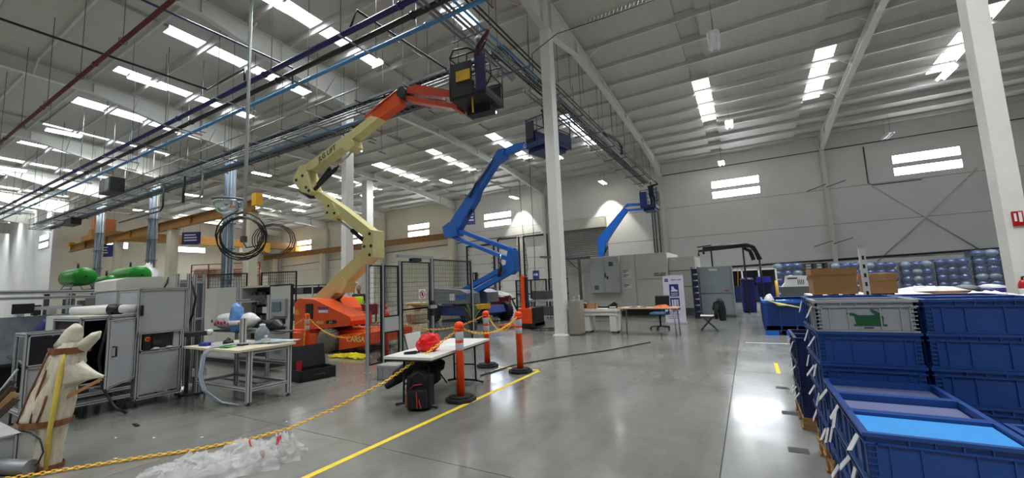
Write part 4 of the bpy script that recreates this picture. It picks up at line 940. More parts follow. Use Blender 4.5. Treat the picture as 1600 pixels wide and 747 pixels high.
# gantry behind bench with arms
t=thing('test_gantry','aluminium gantry with two arms behind the workbench','gantry',(-8.7,4.3,0))
for (x,y,z) in((-9.1,4.53,1.9),(-8.0,4.53,1.6)): m=MB(); prof(m,(x,y,.02),(x,y,z),.05); m.build('post',[M_alu,M_slot],t,world=True)
for z,x1 in((1.5,-8.3),(.93,-8.0)): m=MB(); prof(m,(-9.1,4.53,z),(x1,4.53,z),.06); m.build('arm',[M_alu,M_slot],t,world=True)
panel(t,'shelf',(-9.3,4.12,.93),(-7.1,4.5,.955),M_dgalv); panel(t,'clamp',(-8.45,4.43,1.5),(-8.25,4.6,1.6),M_dgalv); panel(t,'base_foot',(-9.3,4.3,0),(-7.9,4.65,.02),M_dgalv)
M_bagw=mat('bag_white',(224,222,222),.35,var=.08,scale=9,bump=.6,bscale=14)
t=thing('plastic_sack','long white plastic sack with red print lying on the gantry shelf','bag',(-8.6,4.25,.955))
m=MB(); m.tube([(-.75,0,.12),(-.5,.02,.16),(-.1,0,.17),(.25,.02,.15),(.5,0,.2),(.78,.02,.2)],[.05,.15,.16,.15,.14,.03],12); o=m.build('sack',M_bagw,t); remesh(o,.025,2)
M_rprint=mat('print_red',(196,36,60),.5,var=.1)
for k in range(9): x=-.55+.12*k; MB().box((x,-.155,.1+.1*random.random()),(.05,.012,.05),M=Matrix.Rotation(random.uniform(0,1.5),4,'Y')).build('red_print',M_rprint,t)
t=thing('water_bottle_pack','blue and white wrapped pack standing upright on the gantry shelf','pack',(-8.3,4.12,.955)); m=MB(); m.tube([(0,0,.0),(0,0,.25),(0,0,.42),(-.05,0,.5)],[.09,.12,.1,.04],12); o=m.build('wrap',mat('wrap_blue',(96,146,206),.3,var=.45,scale=14),t); MB().tube([(0,0,.12),(0,0,.2)],.125,12).build('label_band',M_white,t)
# white control cabinets
t=thing('control_cabinet','off-white control cabinet standing open with wiring inside and its door swung out','cabinet',(-9.9,5.5,0))
CY=5.3
for lo,hi in(((-10.5,CY+.38,.1),(-9.25,CY+.4,1.82)),((-10.52,CY,.1),(-10.48,CY+.4,1.82)),((-9.3,CY,.1),(-9.26,CY+.4,1.82)),((-10.52,CY,1.78),(-9.26,CY+.4,1.82)),((-10.52,CY,.1),(-9.26,CY+.4,.14))): panel(t,'shell_panel',lo,hi,M_offw)
panel(t,'mounting_plate',(-10.47,CY+.34,.16),(-9.31,CY+.37,1.77),mat('inner_dark',(44,42,42),.6,var=.2,scale=6))
for z,m_ in((1.6,M_black),(1.45,M_dgalv),(1.25,M_white),(1.05,M_black),(.85,M_dark),(.65,M_white)):
    x=-10.42
    while x<-9.85:
        w_=random.uniform(.08,.2); panel(t,'module',(x,CY+.2,z-.07),(x+w_,CY+.33,z+.07),random.choice([m_,M_black,M_dgalv])); x+=w_+.03
M_wire=mat('wire_red',(120,30,28),.5,var=.1)
for k in range(8): x=-9.75+.045*k; MB().tube([(x,CY+.27,1.6),(x+random.uniform(-.05,.05),CY+.22,1.1),(x,CY+.27,.5)],.012,5).build('wire',M_wire if k%2 else M_black,t,world=True)
panel(t,'duct',(-9.42,CY+.2,.9),(-9.34,CY+.33,1.6),M_black); panel(t,'plinth',(-10.52,CY,.0),(-9.26,CY+.4,.1),M_dark)
H=Vector((-9.25,CY-.02,0)); d=Vector((1,-.04,0)).normalized(); Lh=.84
dr=MB().bar(H+Vector((0,0,1.0)),H+d*Lh+Vector((0,0,1.0)),.035,1.62).build('door',M_offw,t,world=True)
m=MB(); nv=Vector((d.y,-d.x,0))
for a,b in(((0,.2),(Lh,.2)),((0,1.8),(Lh,1.8)),((0,.2),(0,1.8)),((Lh,.2),(Lh,1.8))): m.bar(H+d*a[0]+Vector((0,0,a[1])),H+d*b[0]+Vector((0,0,b[1])),.05,.03)
m.build('door_seal',M_black,dr,world=True)
def ond(u,z,w_,h,th,nm,mm): 
    c=H+d*u+Vector((0,0,z))+nv*(.018+th/2); return MB().bar(c-d*w_/2,c+d*w_/2,th,h).build(nm,mm,dr,world=True)
p=ond(.42,1.32,.6,.36,.06,'terminal_unit',M_panel); ond(.4,1.34,.34,.2,.075,'display',mat('display_teal',(98,120,120),.3,var=.1))
for z in(1.03,.86):
    for k in range(6): ond(.18+.085*k,z,.065,.1,.08,'connector',M_black)
ond(.42,.94,.56,.03,.05,'din_rail',M_white); ond(.35,.55,.32,.16,.12,'power_supply',M_black); ond(.42,.35,.7,.26,.01,'lower_plate',M_panel)
t=thing('control_cabinet','closed off-white control cabinet left of the open one','cabinet',(-11.7,5.5,0))
panel(t,'body',(-13.1,CY+.02,.1),(-10.54,CY+.4,1.82),M_offw); panel(t,'plinth',(-13.1,CY+.03,0),(-10.54,CY+.4,.1),M_dark)
for a,b in((-13.08,-11.6),(-11.59,-10.56)): panel(t,'door',(a,CY,.14),(b,CY+.02,1.8),M_offw)
panel(t,'handle',(-10.68,CY-.03,.95),(-10.65,CY,1.15),M_black)
# low mesh guards on top of cabinets / behind
for k,(a,b,lb) in enumerate((((-16.1,6.95),(-14.75,7.6),'left low black mesh guard seen over the white cabinets'),((-14.4,7.9),(-13.4,8.5),'right low black mesh guard seen over the white cabinets'))):
    t=thing('mesh_guard',lb,'guard',(a[0],a[1],0)); A=Vector((*a,0));B_=Vector((*b,0)); 
    m=MB()
    for z in(2.35,1.7): m.bar(A+Vector((0,0,z)),B_+Vector((0,0,z)),.04,.04)
    for p in(A,B_): m.bar(p,p+Vector((0,0,2.37)),.04,.04)
    m.build('frame',M_black,t,world=True); m=MB()
    for q in range(1,16): p=A.lerp(B_,q/16); m.bar(p+Vector((0,0,1.7)),p+Vector((0,0,2.35)),.008,.008)
    for q in range(1,6): m.bar(A+Vector((0,0,1.7+q*.11)),B_+Vector((0,0,1.7+q*.11)),.008,.008)
    m.build('mesh',M_dark,t,world=True)
# ------------------------------------------------------------------ workbench
t=thing('workbench','aluminium profile workbench with light wooden top and open frame','workbench',(-7.27,3.7,0))
MB().b2((-8.1,3.22,.79),(-6.44,4.1,.82)).build('top',mat('bench_top',(206,196,172),.55,var=.1,scale=5),t,world=True)
for x,y in((-6.5,3.42),(-6.5,4.02),(-8.05,3.42),(-8.05,4.02)): m=MB(); prof(m,(x,y,.05),(x,y,.79),.06); m.build('leg',[M_alu,M_slot],t,world=True)
for z in(.76,.22):
    for a,b in(((-8.05,3.42),(-6.5,3.42)),((-8.05,4.02),(-6.5,4.02)),((-8.05,3.42),(-8.05,4.02)),((-6.5,3.42),(-6.5,4.02))): m=MB(); prof(m,(*a,z),(*b,z),.045); m.build('rail',[M_alu,M_slot],t,world=True)
m=MB(); prof(m,(-8.05,4.02,.5),(-6.5,4.02,.5),.045); m.build('rail',[M_alu,M_slot],t,world=True)
feet(t,[(-6.5,3.42),(-6.5,4.02),(-8.05,3.42),(-8.05,4.02)],.06)
def small(name,label,cat,loc,rz=0): return thing(name,label,cat,loc,rz)
o=small('tape_box','small blue box at the bench corner','box',(-7.75,3.4,.82),.2); MB().b2((-.09,-.06,0),(.09,.06,.05)).build('carton',mat('box_blue',(40,60,150),.5),o); MB().b2((-.091,-.03,.012),(.091,.03,.04)).build('print_band',M_purple,o)
o=small('parts_tray','white parts tray on the bench beside the blue box','tray',(-7.5,3.5,.82),.3); m=MB(); m.b2((-.12,-.07,0),(.12,.07,.01)); [m.b2(a,b) for a,b in(((-.12,-.07,0),(-.11,.07,.05)),((.11,-.07,0),(.12,.07,.05)),((-.12,-.07,0),(.12,-.06,.05)),((-.12,.06,0),(.12,.07,.05)))]; m.build('tray',M_white,o)
for k in range(4): MB().tube([(-.08+.05*k,0,.01),(-.08+.05*k,0,.04)],.016,8).build('part_piece',M_dark,o)
o=small('tool_pouch','round black tool pouch on the bench','pouch',(-7.28,3.5,.82)); m=MB(); m.ball((0,0,.05),(.1,.07,.055),12,8); m.build('pouch',M_black,o); MB().tube([(-.06,0,.1),(0,0,.125),(.06,0,.1)],.008,6).build('strap',M_black,o)
o=small('green_cloth','bright green cloth patch on the bench edge','cloth',(-7.1,3.38,.82)); m=MB(); m.grid(lambda u,v:((u-.5)*.3+.02*math.sin(9*v),(v-.5)*.16+.015*math.sin(7*u),.012+.012*math.sin(8*u+3*v)),10,6); ob=m.build('cloth',mat('cloth_green',(70,170,60),.8,var=.1),o); md=ob.modifiers.new('thickness','SOLIDIFY'); md.thickness=.008
o=small('profile_post','short upright aluminium post clamped to the bench','post',(-7.05,3.6,.82)); m=MB(); prof(m,(0,0,.02),(0,0,.42),.07); m.build('post',[M_alu,M_slot],o); MB().b2((-.06,-.06,0),(.06,.06,.02)).build('clamp_foot',M_dark,o)
o=small('water_jug','clear blue-grey plastic jug on the bench behind the post','jug',(-7.05,3.9,.82)); m=MB(); m.lathe([(.05,0),(.1,.01),(.11,.12),(.1,.2),(.06,.25),(.04,.27)],n=16); m.build('jug',mat('jug_clear',(150,162,170),.12,var=.25,scale=9,alpha=.6),o); MB().lathe([(.042,.27),(.045,.3),(.01,.31)],n=12).build('cap',M_white,o)
M_clear=mat('tube_clear',(170,182,196),.2,var=.15,scale=20)
o=small('tube_bundle','bundle of clear plastic tubes running over the bench and hanging to the floor','tubing',(-6.9,3.5,.82))
for k in range(9):
    dx=random.uniform(-.06,.06); pts=[(.35+dx,.45,.03),(.0+dx,.25+.02*k,.03),(-.2+dx,.0,.04),(-.32+dx,-.25,.02),(-.4+dx,-.33,-.1),(-.45+dx,-.34,-.4),(-.4+dx,-.3,-.62),(-.15+2*dx,-.22,-.78),(.1+3*dx,-.15,-.8)]
    MB().tube(pts,.011,6).build('tube',M_clear,o)
o=small('valve_manifold','pale valve manifold with hoses on the bench','valve',(-6.85,3.85,.82),.4); MB().b2((-.06,-.04,0),(.06,.04,.08)).build('block',M_offw,o); MB().tube([(0,0,.08),(0,0,.13)],.025,10).build('knob',M_alu,o)
for k in range(5): MB().tube([(.05,-.02+.01*k,.02+.012*k),(.2,.05+.03*k,.03),(.42,.02+.06*k,.02)],.011,6).build('hose',M_white if k%2 else M_clear,o)
for k in range(4): MB().tube([(-.05,-.02+.01*k,.02+.012*k),(-.25,-.1+.05*k,.03),(-.5,-.05+.05*k,.02)],.01,6).build('hose',M_clear,o)
o=small('duffel_bag','soft black bag lying behind the bench on the open cabinet side','bag',(-7.75,4.3,.955)); m=MB(); m.tube([(-.1,0,.06),(.1,0,.1),(.4,.02,.11),(.6,0,.06)],[.04,.1,.1,.04],10); ob=m.build('bag',M_black,o); remesh(ob,.02,2); MB().tube([(0,-.1,.1),(.2,-.13,.2),(.4,-.1,.12)],.012,6).build('handle',M_black,o)
# ================================================================== barrier posts, chain, floor things
def chainlinks(pts,name,label,m,parent=None,pitch=.04,r=.006,w_=.016):
    """plastic chain along a polyline"""
    P=[Vector(p) for p in pts]; out=MB(); acc=0; k=0
    for a,b in zip(P,P[1:]):
        L=(b-a).length; d=(b-a).normalized(); q=acc
        sd=d.cross(Vector((0,0,1))).normalized(); up=sd.cross(d)
        while q<L:
            c=a+d*q; v=sd if k%2 else up
            ring=[c+d*(math.cos(i*1.0472)*pitch*.72)+v*(math.sin(i*1.0472)*w_) for i in range(6)]
            out.tube(ring,r,4,close=True); q+=pitch; k+=1
        acc=q-L
    t=thing(name,label,'chain',tuple(P[0])) if parent is None else parent
    out.build('links',m,t,world=True); return t
def bollard(x,y,label):
    t=thing('delineator_post',label,'barrier post',(x,y,0),random.uniform(0,1))
    m=MB(); hexa=[(.22*math.cos(k*math.pi/4+.39),.22*math.sin(k*math.pi/4+.39)) for k in range(8)]; hex2=[(.17*math.cos(k*math.pi/4+.39),.17*math.sin(k*math.pi/4+.39)) for k in range(8)]
    m.prism(hexa,0,.045,'xy'); m.prism(hex2,.045,.07,'xy'); m.build('base',M_rubber,t)
    MB().lathe([(.058,.06),(.058,1.0),(.05,1.02),(.03,1.03)],n=16).build('tube',M_orange,t)
    for a,b in((.7,.8),(.84,.96)): MB().lathe([(.059,a),(.0605,a+.003),(.0605,b-.003),(.059,b)],n=16).build('reflective_band',M_refl,t)
    MB().lathe([(.05,1.0),(.066,1.01),(.07,1.04),(.06,1.08),(.03,1.1),(.01,1.103)],n=14).build('cap',M_orange,t)
    MB().tube([(.07*math.cos(a*.6),.07*math.sin(a*.6),1.0) for a in range(10)],.012,6).build('chain_hook',M_orange,t)
    return t
B1=(-3.69,4.82);B2=(-4.66,6.98);B3=(-3.78,6.74);B4=(-9.62,6.4);B5=(-7.45,6.95);B6=(-10.5,9.75)
for p,lb in((B1,'orange delineator post in front of the folding table'),(B2,'orange delineator post behind the folding table'),(B3,'orange delineator post at the corner of the yellow floor line'),(B4,'orange delineator post in front of the orange lift with a draped yellow chain'),(B5,'orange delineator post standing behind the mesh cage bars'),(B6,'orange delineator post beyond the orange lift')): bollard(p[0],p[1],lb)
M_chain=mat('chain_yellow',(240,186,36),.45,var=.08,scale=20)
pts=[(B1[0],B1[1],1.0),(-3.92,4.4,.72),(-4.2,3.9,.42),(-4.5,3.4,.2),(-4.75,2.98,.06),(-4.95,2.62,.02),(-5.2,2.2,.02),(-5.5,1.85,.02),(-5.8,1.45,.02),(-6.05,1.12,.02),(-6.35,.85,.02)]
chainlinks(pts,'barrier_chain','yellow plastic chain running from the front post down along the floor',M_chain)
chainlinks(sag((B1[0]+.05,B1[1],1.0),(B3[0],B3[1]-.06,1.0),.16),'barrier_chain','yellow chain slung between the front and corner posts',M_chain,pitch=.05)
chainlinks(sag((B2[0]+.06,B2[1],1.0),(B3[0]-.06,B3[1],1.0),.28),'barrier_chain','yellow chain drooping between the two rear posts',M_chain,pitch=.05)
chainlinks(sag((B2[0]-.06,B2[1],1.0),(B5[0]+.06,B5[1],1.0),.3),'barrier_chain','yellow chain running through the mesh cage',M_chain,pitch=.06)
chainlinks(sag((B4[0]+.06,B4[1],1.0),(B5[0]-.06,B5[1],1.0),.5,20),'barrier_chain','yellow chain drooping in front of the orange lift',M_chain,pitch=.06)
chainlinks(sag((B4[0]-.06,B4[1],1.0),(-10.6,5.95,.7),.1),'barrier_chain','yellow chain from the post towards the control cabinet',M_chain,pitch=.06)
chainlinks([(B4[0]+.05,B4[1]-.06,1.02),(B4[0]+.14,B4[1]-.16,.5),(B4[0]+.18,B4[1]-.2,.04),(B4[0]+.1,B4[1]-.32,.02),(B4[0]-.1,B4[1]-.3,.02)],'barrier_chain','loose end of yellow chain hanging down the post by the orange lift',M_chain,pitch=.06)
t=thing('chain_heap','heap of bright yellow chain on the floor by the orange lift','chain',(-8.6,6.85,0)); M_lem=mat('chain_lemon',(232,222,30),.5,var=.1)
hp=[]
for k in range(70): a=k*.9; hp.append((random.uniform(-.55,.6),random.uniform(-.22,.22),.02+.1*random.random()*math.exp(-abs(k%20-10)/6)))
m=MB(); m.tube(hp,.012,4); m.build('links',M_lem,t)
# ------------------------------------------------------------------ mesh cage
FX=-6.6
t=thing('mesh_cage','black wire mesh safety fence with grey posts and a tall gate','fence',(FX,7.4,0))
posts=[(5.67,2.13,.045),(6.07,2.15,.04),(6.55,2.22,.045),(7.6,2.36,.055),(9.24,2.34,.045)]
M_post=mat('fence_post_grey',(150,154,158),.45,var=.06,scale=4)
for y,h,w_ in posts:
    p=MB().b2((FX-w_/2,y-w_/2,.012),(FX+w_/2,y+w_/2,h)).build('post',M_post,t,world=True); MB().b2((FX-.07,y-.05,0),(FX+.07,y+.05,.012)).build('base_plate',M_post,p,world=True)
def meshpan(y0,y1,z0,z1,nm='mesh_panel'):
    f=MB()
    for a,b in(((y0,z0),(y1,z0)),((y0,z1),(y1,z1)),((y0,z0),(y0,z1)),((y1,z0),(y1,z1))): f.bar((FX,a[0],a[1]),(FX,b[0],b[1]),.03,.03)
    f=f.build(nm,M_black,t,world=True); m=MB(); y=y0+.05
    while y<y1: m.bar((FX,y,z0),(FX,y,z1),.006,.006); y+=.04
    z=z0+.1
    while z<z1: m.bar((FX,y0,z),(FX,y1,z),.006,.006); z+=.1
    o=m.build('wires',M_dark,f,world=True); o['kind']='stuff'
    return f
meshpan(5.71,6.03,.15,2.1); meshpan(6.11,6.5,.15,.72); meshpan(6.11,6.5,1.05,2.1); meshpan(7.65,9.2,.15,2.28)
MB().b2((FX-.01,6.11,.74),(FX+.01,6.5,1.03)).build('infill_plate',mat('infill_grey',(178,180,176),.5,var=.05),t,world=True)
g=meshpan(6.62,7.52,.1,1.15,'gate_lower'); g=meshpan(6.62,7.52,1.15,2.2,'gate_upper')
MB().b2((FX-.04,6.5,2.3),(FX+.04,7.64,2.36)).build('gate_lintel',M_post,t,world=True); MB().b2((FX-.05,6.9,2.22),(FX+.05,7.2,2.29)).build('gate_switch',M_black,t,world=True)
MB().b2((FX+.02,7.44,1.12),(FX+.1,7.66,1.2)).build('gate_latch',M_post,t,world=True); MB().b2((FX+.02,7.5,.95),(FX+.08,7.6,1.3)).build('lock_box',M_dark,t,world=True)
s=MB().b2((FX+.02,7.12,1.36),(FX+.03,7.34,1.58)).build('warning_sign',M_white,t,world=True)
m=MB(); m.tube([(FX+.032,7.23+.08*math.cos(a*.4),1.47+.08*math.sin(a*.4)) for a in range(16)],.01,5,close=True); m.bar((FX+.032,7.17,1.53),(FX+.032,7.29,1.41),.012,.012); m.build('prohibition_ring',mat('sign_red',(190,30,30),.5,var=0),s,world=True)
MB().box((FX+.031,7.23,1.47),(.004,.05,.08)).build('pictogram',M_black,s,world=True)
# ------------------------------------------------------------------ folding table and things on it
t=thing('folding_table','white plastic folding table with black steel legs','table',(-4.18,5.03,0),R(9))
m=MB(); m.b2((-.38,-.92,.665),(.38,.92,.70)); m.build('top',mat('table_plastic',(212,210,204),.5,var=.05,scale=6),t); MB().b2((-.35,-.89,.635),(.35,.89,.665)).build('apron',M_dark,t)
for s in(-1,1):
    m=MB()
    for q in(-.2,.2): m.tube([(q,s*.7,.65),(q,s*.72,.03)],.016,8)
    m.tube([(-.33,s*.72,.02),(-.2,s*.72,.045),(.2,s*.72,.045),(.33,s*.72,.02)],.018,8); m.tube([(-.2,s*.71,.3),(.2,s*.71,.3)],.012,6); m.build('leg_frame',M_black,t); MB().tube([(0,s*.3,.64),(0,s*.7,.42)],.012,6).build('brace',M_black,t)
t=thing('red_bag','crumpled bright red plastic bag on the folding table','bag',(-4.1,4.6,.70),.4)
from mathutils import noise as _nz
def redbag(u,v):
    th=u*2*math.pi; ph=-math.pi/2+v*math.pi
    c=math.cos(ph); sgn=lambda q,e:math.copysign(abs(q)**e,q)
    x=.17*sgn(c,.6)*sgn(math.cos(th),.75); y=.12*sgn(c,.6)*sgn(math.sin(th),.75); z=.13+.13*sgn(math.sin(ph),.7)
    p=Vector((x,y,z)); k=1+.0; n1=1-2*abs(_nz.noise(p*9+Vector((3,1,7)))); n2=1-2*abs(_nz.noise(p*21+Vector((8,2,5))))
    f=1+.16*n1+.07*n2-.25*max(0,(z-.14)/.12)*(.5+.5*n1)
    return (x*f+.03*(z/.26),y*f,max(.002,z*(1+.12*n1)+.04*max(0,x)*5*(z/.26)))
t.scale=(.86,.86,.86)
m=MB(); m.grid(redbag,40,22,False); m.build('bag',M_red,t)
for q in(-1,1): MB().tube([(-.06,.03*q,.2),(-.04,.05*q,.29),(.03,.05*q,.3),(.06,.03*q,.22)],.009,6).build('handle',M_red,t)
t=thing('scanner','small black hand scanner beside the red bag','tool',(-4.15,4.33,.70),.5); MB().prism([(-.1,0),(.06,0),(.1,.02),(.06,.045),(-.1,.03)],-.025,.025,'xz').build('body',M_black,t); MB().tube([(.09,0,.03),(.12,0,.03)],.018,8).build('lens',M_dark,t)
for k,(x,y,a) in enumerate(((-4.1,5.1,.3),(-4.13,5.18,.5),(-4.08,5.22,.1))):
    o=MB().b2((-.105,-.148,0),(.105,.148,.0015)).build('paper_sheet',M_white,None,(x,y,.701+.002*k)); o.rotation_euler=(0,0,a); tag(o,['lowest white paper sheet on the folding table','middle white paper sheet on the folding table','top white paper sheet on the folding table'][k],'paper','papers on the folding table')
def foldchair(label,loc,rz):
    t=thing('folding_chair',label,'chair',loc,rz)      # faces +x
    M_seat=mat('chair_seat_white',(208,206,200),.5,var=.05)
    MB().prism([(-.2,.44),(.2,.45),(.2,.465),(-.2,.455)],-.2,.2,'xz').build('seat',M_seat,t)
    MB().prism([(-.27,.58),(-.245,.58),(-.285,.86),(-.31,.86)],-.21,.21,'xz').build('backrest',M_seat,t)
    for s in(-1,1):
        MB().tube([(-.3,s*.22,.84),(-.2,s*.22,.5),(.22,s*.22,.015)],.012,8).build('leg',M_black,t); MB().tube([(.16,s*.2,.44),(-.24,s*.2,.015)],.012,8).build('leg',M_black,t)
    MB().tube([(.15,-.22,.1),(.15,.22,.1)],.01,6).build('stretcher',M_black,t); MB().tube([(-.2,-.2,.06),(-.2,.2,.06)],.01,6).build('stretcher',M_black,t)
    return t
foldchair('white folding chair tucked behind the folding table',(-4.72,5.3,0),R(8))
M_cloth=mat('black_cloth',(20,20,24),.9,var=.25,scale=12,bump=.6,bscale=14)
t=thing('black_jacket','black jacket hanging in a heap off the folding chair under the table','jacket',(-4.5,4.85,0))
m=MB(); m.tube([(-.28,-.25,.3),(-.1,-.05,.42),(.1,.1,.46),(.3,.25,.4)],[.06,.13,.14,.07],10); m.tube([(.05,.0,.45),(.15,.1,.3),(.2,.15,.16)],[.13,.16,.1],10); m.tube([(-.1,0,.42),(-.25,-.15,.25),(-.4,-.3,.14)],[.1,.07,.05],10); o=m.build('cloth',M_cloth,t); remesh(o,.025,1)
m=MB(); m.tube([(-.1,.2,.47),(.0,.22,.45),(.12,.28,.38)],[.03,.05,.04],8); m.build('sleeve',M_cloth,t)
t=thing('backpack','black backpack with red and brown trim standing on the floor','backpack',(-3.97,4.3,0),R(25))
m=MB(); m.b2((-.165,-.1,.01),(.165,.12,.44)); m.tube([(-.1,.01,.42),(.1,.01,.42)],.1,12); o=m.build('body',M_cloth,t); remesh(o,.022,7)
m=MB(); m.b2((-.13,-.17,.03),(.13,-.08,.27)); o=m.build('front_pocket',M_cloth,t); remesh(o,.02,5)
m=MB(); m.b2((-.2,-.06,.02),(-.14,.08,.22)); o=m.build('side_pocket',mat('strap_brown',(120,84,56),.8,var=.1),t); remesh(o,.018,3)
for pts in([(-.12,-.105,.3),(-.1,-.11,.42),(0,-.105,.5),(.1,-.11,.42),(.12,-.105,.3)],): MB().tube(pts,.006,6).build('zip',M_dark,t)
M_trim=mat('trim_red',(170,40,46),.6,var=.15)
MB().bar((.01,-.172,.05),(.0,-.165,.25),.02,.012).build('zip_trim',M_trim,t); MB().bar((.06,-.172,.05),(.03,-.168,.16),.02,.012).build('zip_trim',M_trim,t); MB().tube([(-.1,-.12,.28),(-.05,-.118,.33),(.06,-.118,.34)],.008,6).build('zip_trim',M_trim,t)
for s in(-1,): MB().tube([(-.15,.02,.4),(-.19,.0,.25),(-.17,.0,.06)],.018,6).build('strap',mat('strap_brown',(120,84,56),.8,var=.1),t)
MB().tube([(-.04,.03,.52),(0,.03,.57),(.04,.03,.52)],.01,6).build('top_handle',M_cloth,t)
def tote(label,loc,rz,L=.4,W=.3,H=.24):
    t=thing('plastic_tote',label,'crate',loc,rz); M_t=mat('tote_grey',(146,148,146),.5,var=.06)
    m=MB(); m.b2((-L/2,-W/2,0),(L/2,W/2,.012))
    for a,b in(((-L/2,-W/2),(L/2,-W/2+.01)),((-L/2,W/2-.01),(L/2,W/2)),((-L/2,-W/2),(-L/2+.01,W/2)),((L/2-.01,-W/2),(L/2,W/2))): m.b2((*a,0),(*b,H))
    m.build('body',M_t,t); r=MB()
    for a,b in(((-L/2-.012,-W/2-.012),(L/2+.012,-W/2)),((-L/2-.012,W/2),(L/2+.012,W/2+.012)),((-L/2-.012,-W/2),(-L/2,W/2)),((L/2,-W/2),(L/2+.012,W/2))): r.b2((*a,H-.03),(*b,H))
    r.build('rim',M_t,t); q=MB()
    for x in(-.18,-.08,.08,.18): q.b2((x-.006,-W/2-.01,.02),(x+.006,-W/2,H-.03)); q.b2((x-.006,W/2,.02),(x+.006,W/2+.01,H-.03))
    q.build('ribs',M_t,t); MB().b2((-L/2-.005,-W/2-.005,H),(L/2+.005,W/2+.005,H+.012)).build('lid',M_t,t); return t
tote('grey plastic tote on the floor below the mesh cage post',(-5.8,5.53,0),R(8))
# open black case
t=thing('tool_case','open black hard-shell tool case on the floor before the orange lift','case',(-7.3,5.0,0),R(80))
m=MB(); m.b2((-.33,-.22,0),(.33,.22,.02))
for a,b in(((-.33,-.22),(.33,-.2)),((-.33,.2),(.33,.22)),((-.33,-.22),(-.31,.22)),((.31,-.22),(.33,.22))): m.b2((*a,0),(*b,.2))
m.build('tub',M_black,t)
ld=MB(); ld.box((0,.29,.36),(.68,.07,.46),M=Matrix.Rotation(R(-14),4,'X')); ld=ld.build('lid',M_black,t); MB().box((0,.33,.38),(.5,.03,.3),M=Matrix.Rotation(R(-14),4,'X')).build('lid_rib',M_black,ld)
MB().b2((-.3,-.19,.1),(.2,.1,.14)).build('foam_insert',M_dark,t); MB().box((-.22,.1,.25),(.14,.01,.18),M=Matrix.Rotation(.5,4,'Z')).build('red_booklet',mat('booklet_red',(180,30,50),.5,var=.1),t); MB().tube([(-.1,-.23,.1),(-.1,-.26,.1),(.1,-.26,.1),(.1,-.23,.1)],.012,6).build('handle',M_black,t)
# cables on floor
def cable(label,pts,r=.012,m=M_cable): 
    o=MB().tube(pts,r,6).build('floor_cable',m,None,tuple(pts[0]),world=True); tag(o,label,'cable'); return o
cable('thin black cable snaking over the floor past the rear orange post',[(-4.3,6.2,.013),(-4.2,7.2,.013),(-3.6,8.4,.013),(-2.9,9.5,.013),(-2.3,10.9,.013)])
for k in range(4): cable(['black cable loop on the floor behind the stacker','second black cable loop near the stacker','black cable trailing under the centre column','black cable curling beside the grey bin cabinet'][k],[(-6.3+.25*k+.45*math.cos(a*.55+k),13.0+.15*k+.35*math.sin(a*.55+k)*(1+.1*k),.013+.004*k) for a in range(10)])
# plastic film heap
t=thing('plastic_film_heap','crumpled heap of clear plastic bags with small red print on the floor','plastic bags',(-4.42,2.18,0),R(48))
M_cfilm=mat('clear_film',(222,222,220),.2,var=.06,scale=6,bump=.5,bscale=30,alpha=.3)
def crumple(cx,cy,sx_,sy_,h,seed):
    from mathutils import noise as _n
    off=Vector((seed*7.3,seed*3.1,seed*1.7))
    def fn(u,v):
        x=(u-.5)*2; y=(v-.5)*2; r=math.sqrt(x*x+y*y); e=max(0,1-r*r)**.6
        wob=1+.25*_n.noise(Vector((math.atan2(y,x)*1.2,seed,0)))
        p=Vector((x*1.6,y*1.6,0))+off
        ridge=1-abs(_n.noise(p*1.3)); ridge2=1-abs(_n.noise(p*3.1+Vector((5,2,1))))
        z=h*e*(.25+.55*ridge*ridge+.35*ridge2**3)
        return (cx+sx_*x*wob+.03*_n.noise(p*2.3),cy+sy_*y*wob+.03*_n.noise(p*2.3+Vector((9,0,0))),.004+max(0,z))
    return fn
for k,(cx,cy,sx_,sy_,h) in enumerate(((.44,.02,.19,.16,.24),(.26,-.14,.2,.15,.19),(.06,.12,.25,.16,.2),(-.02,-.14,.26,.16,.16),(-.26,.02,.28,.18,.17),(-.5,-.06,.24,.18,.12),(.22,.15,.15,.11,.17))):
    o=MB().grid(crumple(cx,cy,sx_,sy_,h,k),36,32,True).build('bag_fold',M_cfilm,t)
for (bk,u,v) in(((.26,-.14,.2,.15,.19,1),.55,.3),((.06,.12,.25,.16,.2,2),.6,.35),((.44,.02,.19,.16,.24,0),.35,.25)):
    f_=crumple(*bk); m=MB(); m.grid(lambda a,b:tuple(Vector(f_(u+.09*a,v+.07*b))+Vector((0,0,.004))),4,3); m.build('red_print',M_rprint,t)
# wrapped post
t=thing('wrapped_post','post bundled in beige film, brown tape and yellow foam in the near corner','wrapped post',(-6.12,1.36,0),R(29.7))
M_kraft=mat('wrap_beige',(204,194,174),.28,var=.3,scale=9,bump=1.0,bscale=22,stretch=(1,1,.25))
M_btape=mat('tape_brown',(120,76,44),.35,var=.2,scale=12,bump=.3,bscale=20); M_foam=mat('foam_yellow',(214,190,84),.7,var=.12,scale=20)
def loft(m,secs,n=28,jit=.006,seed=3):
    rnd=random.Random(seed); i0=len(m.v)
    for (x0,x1,z,dp) in secs:
        for j in range(n):
            a=2*math.pi*j/n; f=1+.06*math.sin(5*a+z*9)+.05*math.sin(9*a-z*14)
            m.v.append(Vector(((x0+x1)/2+(x1-x0)/2*math.cos(a)*f+rnd.uniform(-jit,jit),dp*math.sin(a)*f+rnd.uniform(-jit,jit),z)))
    for k in range(len(secs)-1):
        for j in range(n): m.face([i0+k*n+j,i0+k*n+(j+1)%n,i0+(k+1)*n+(j+1)%n,i0+(k+1)*n+j],True)
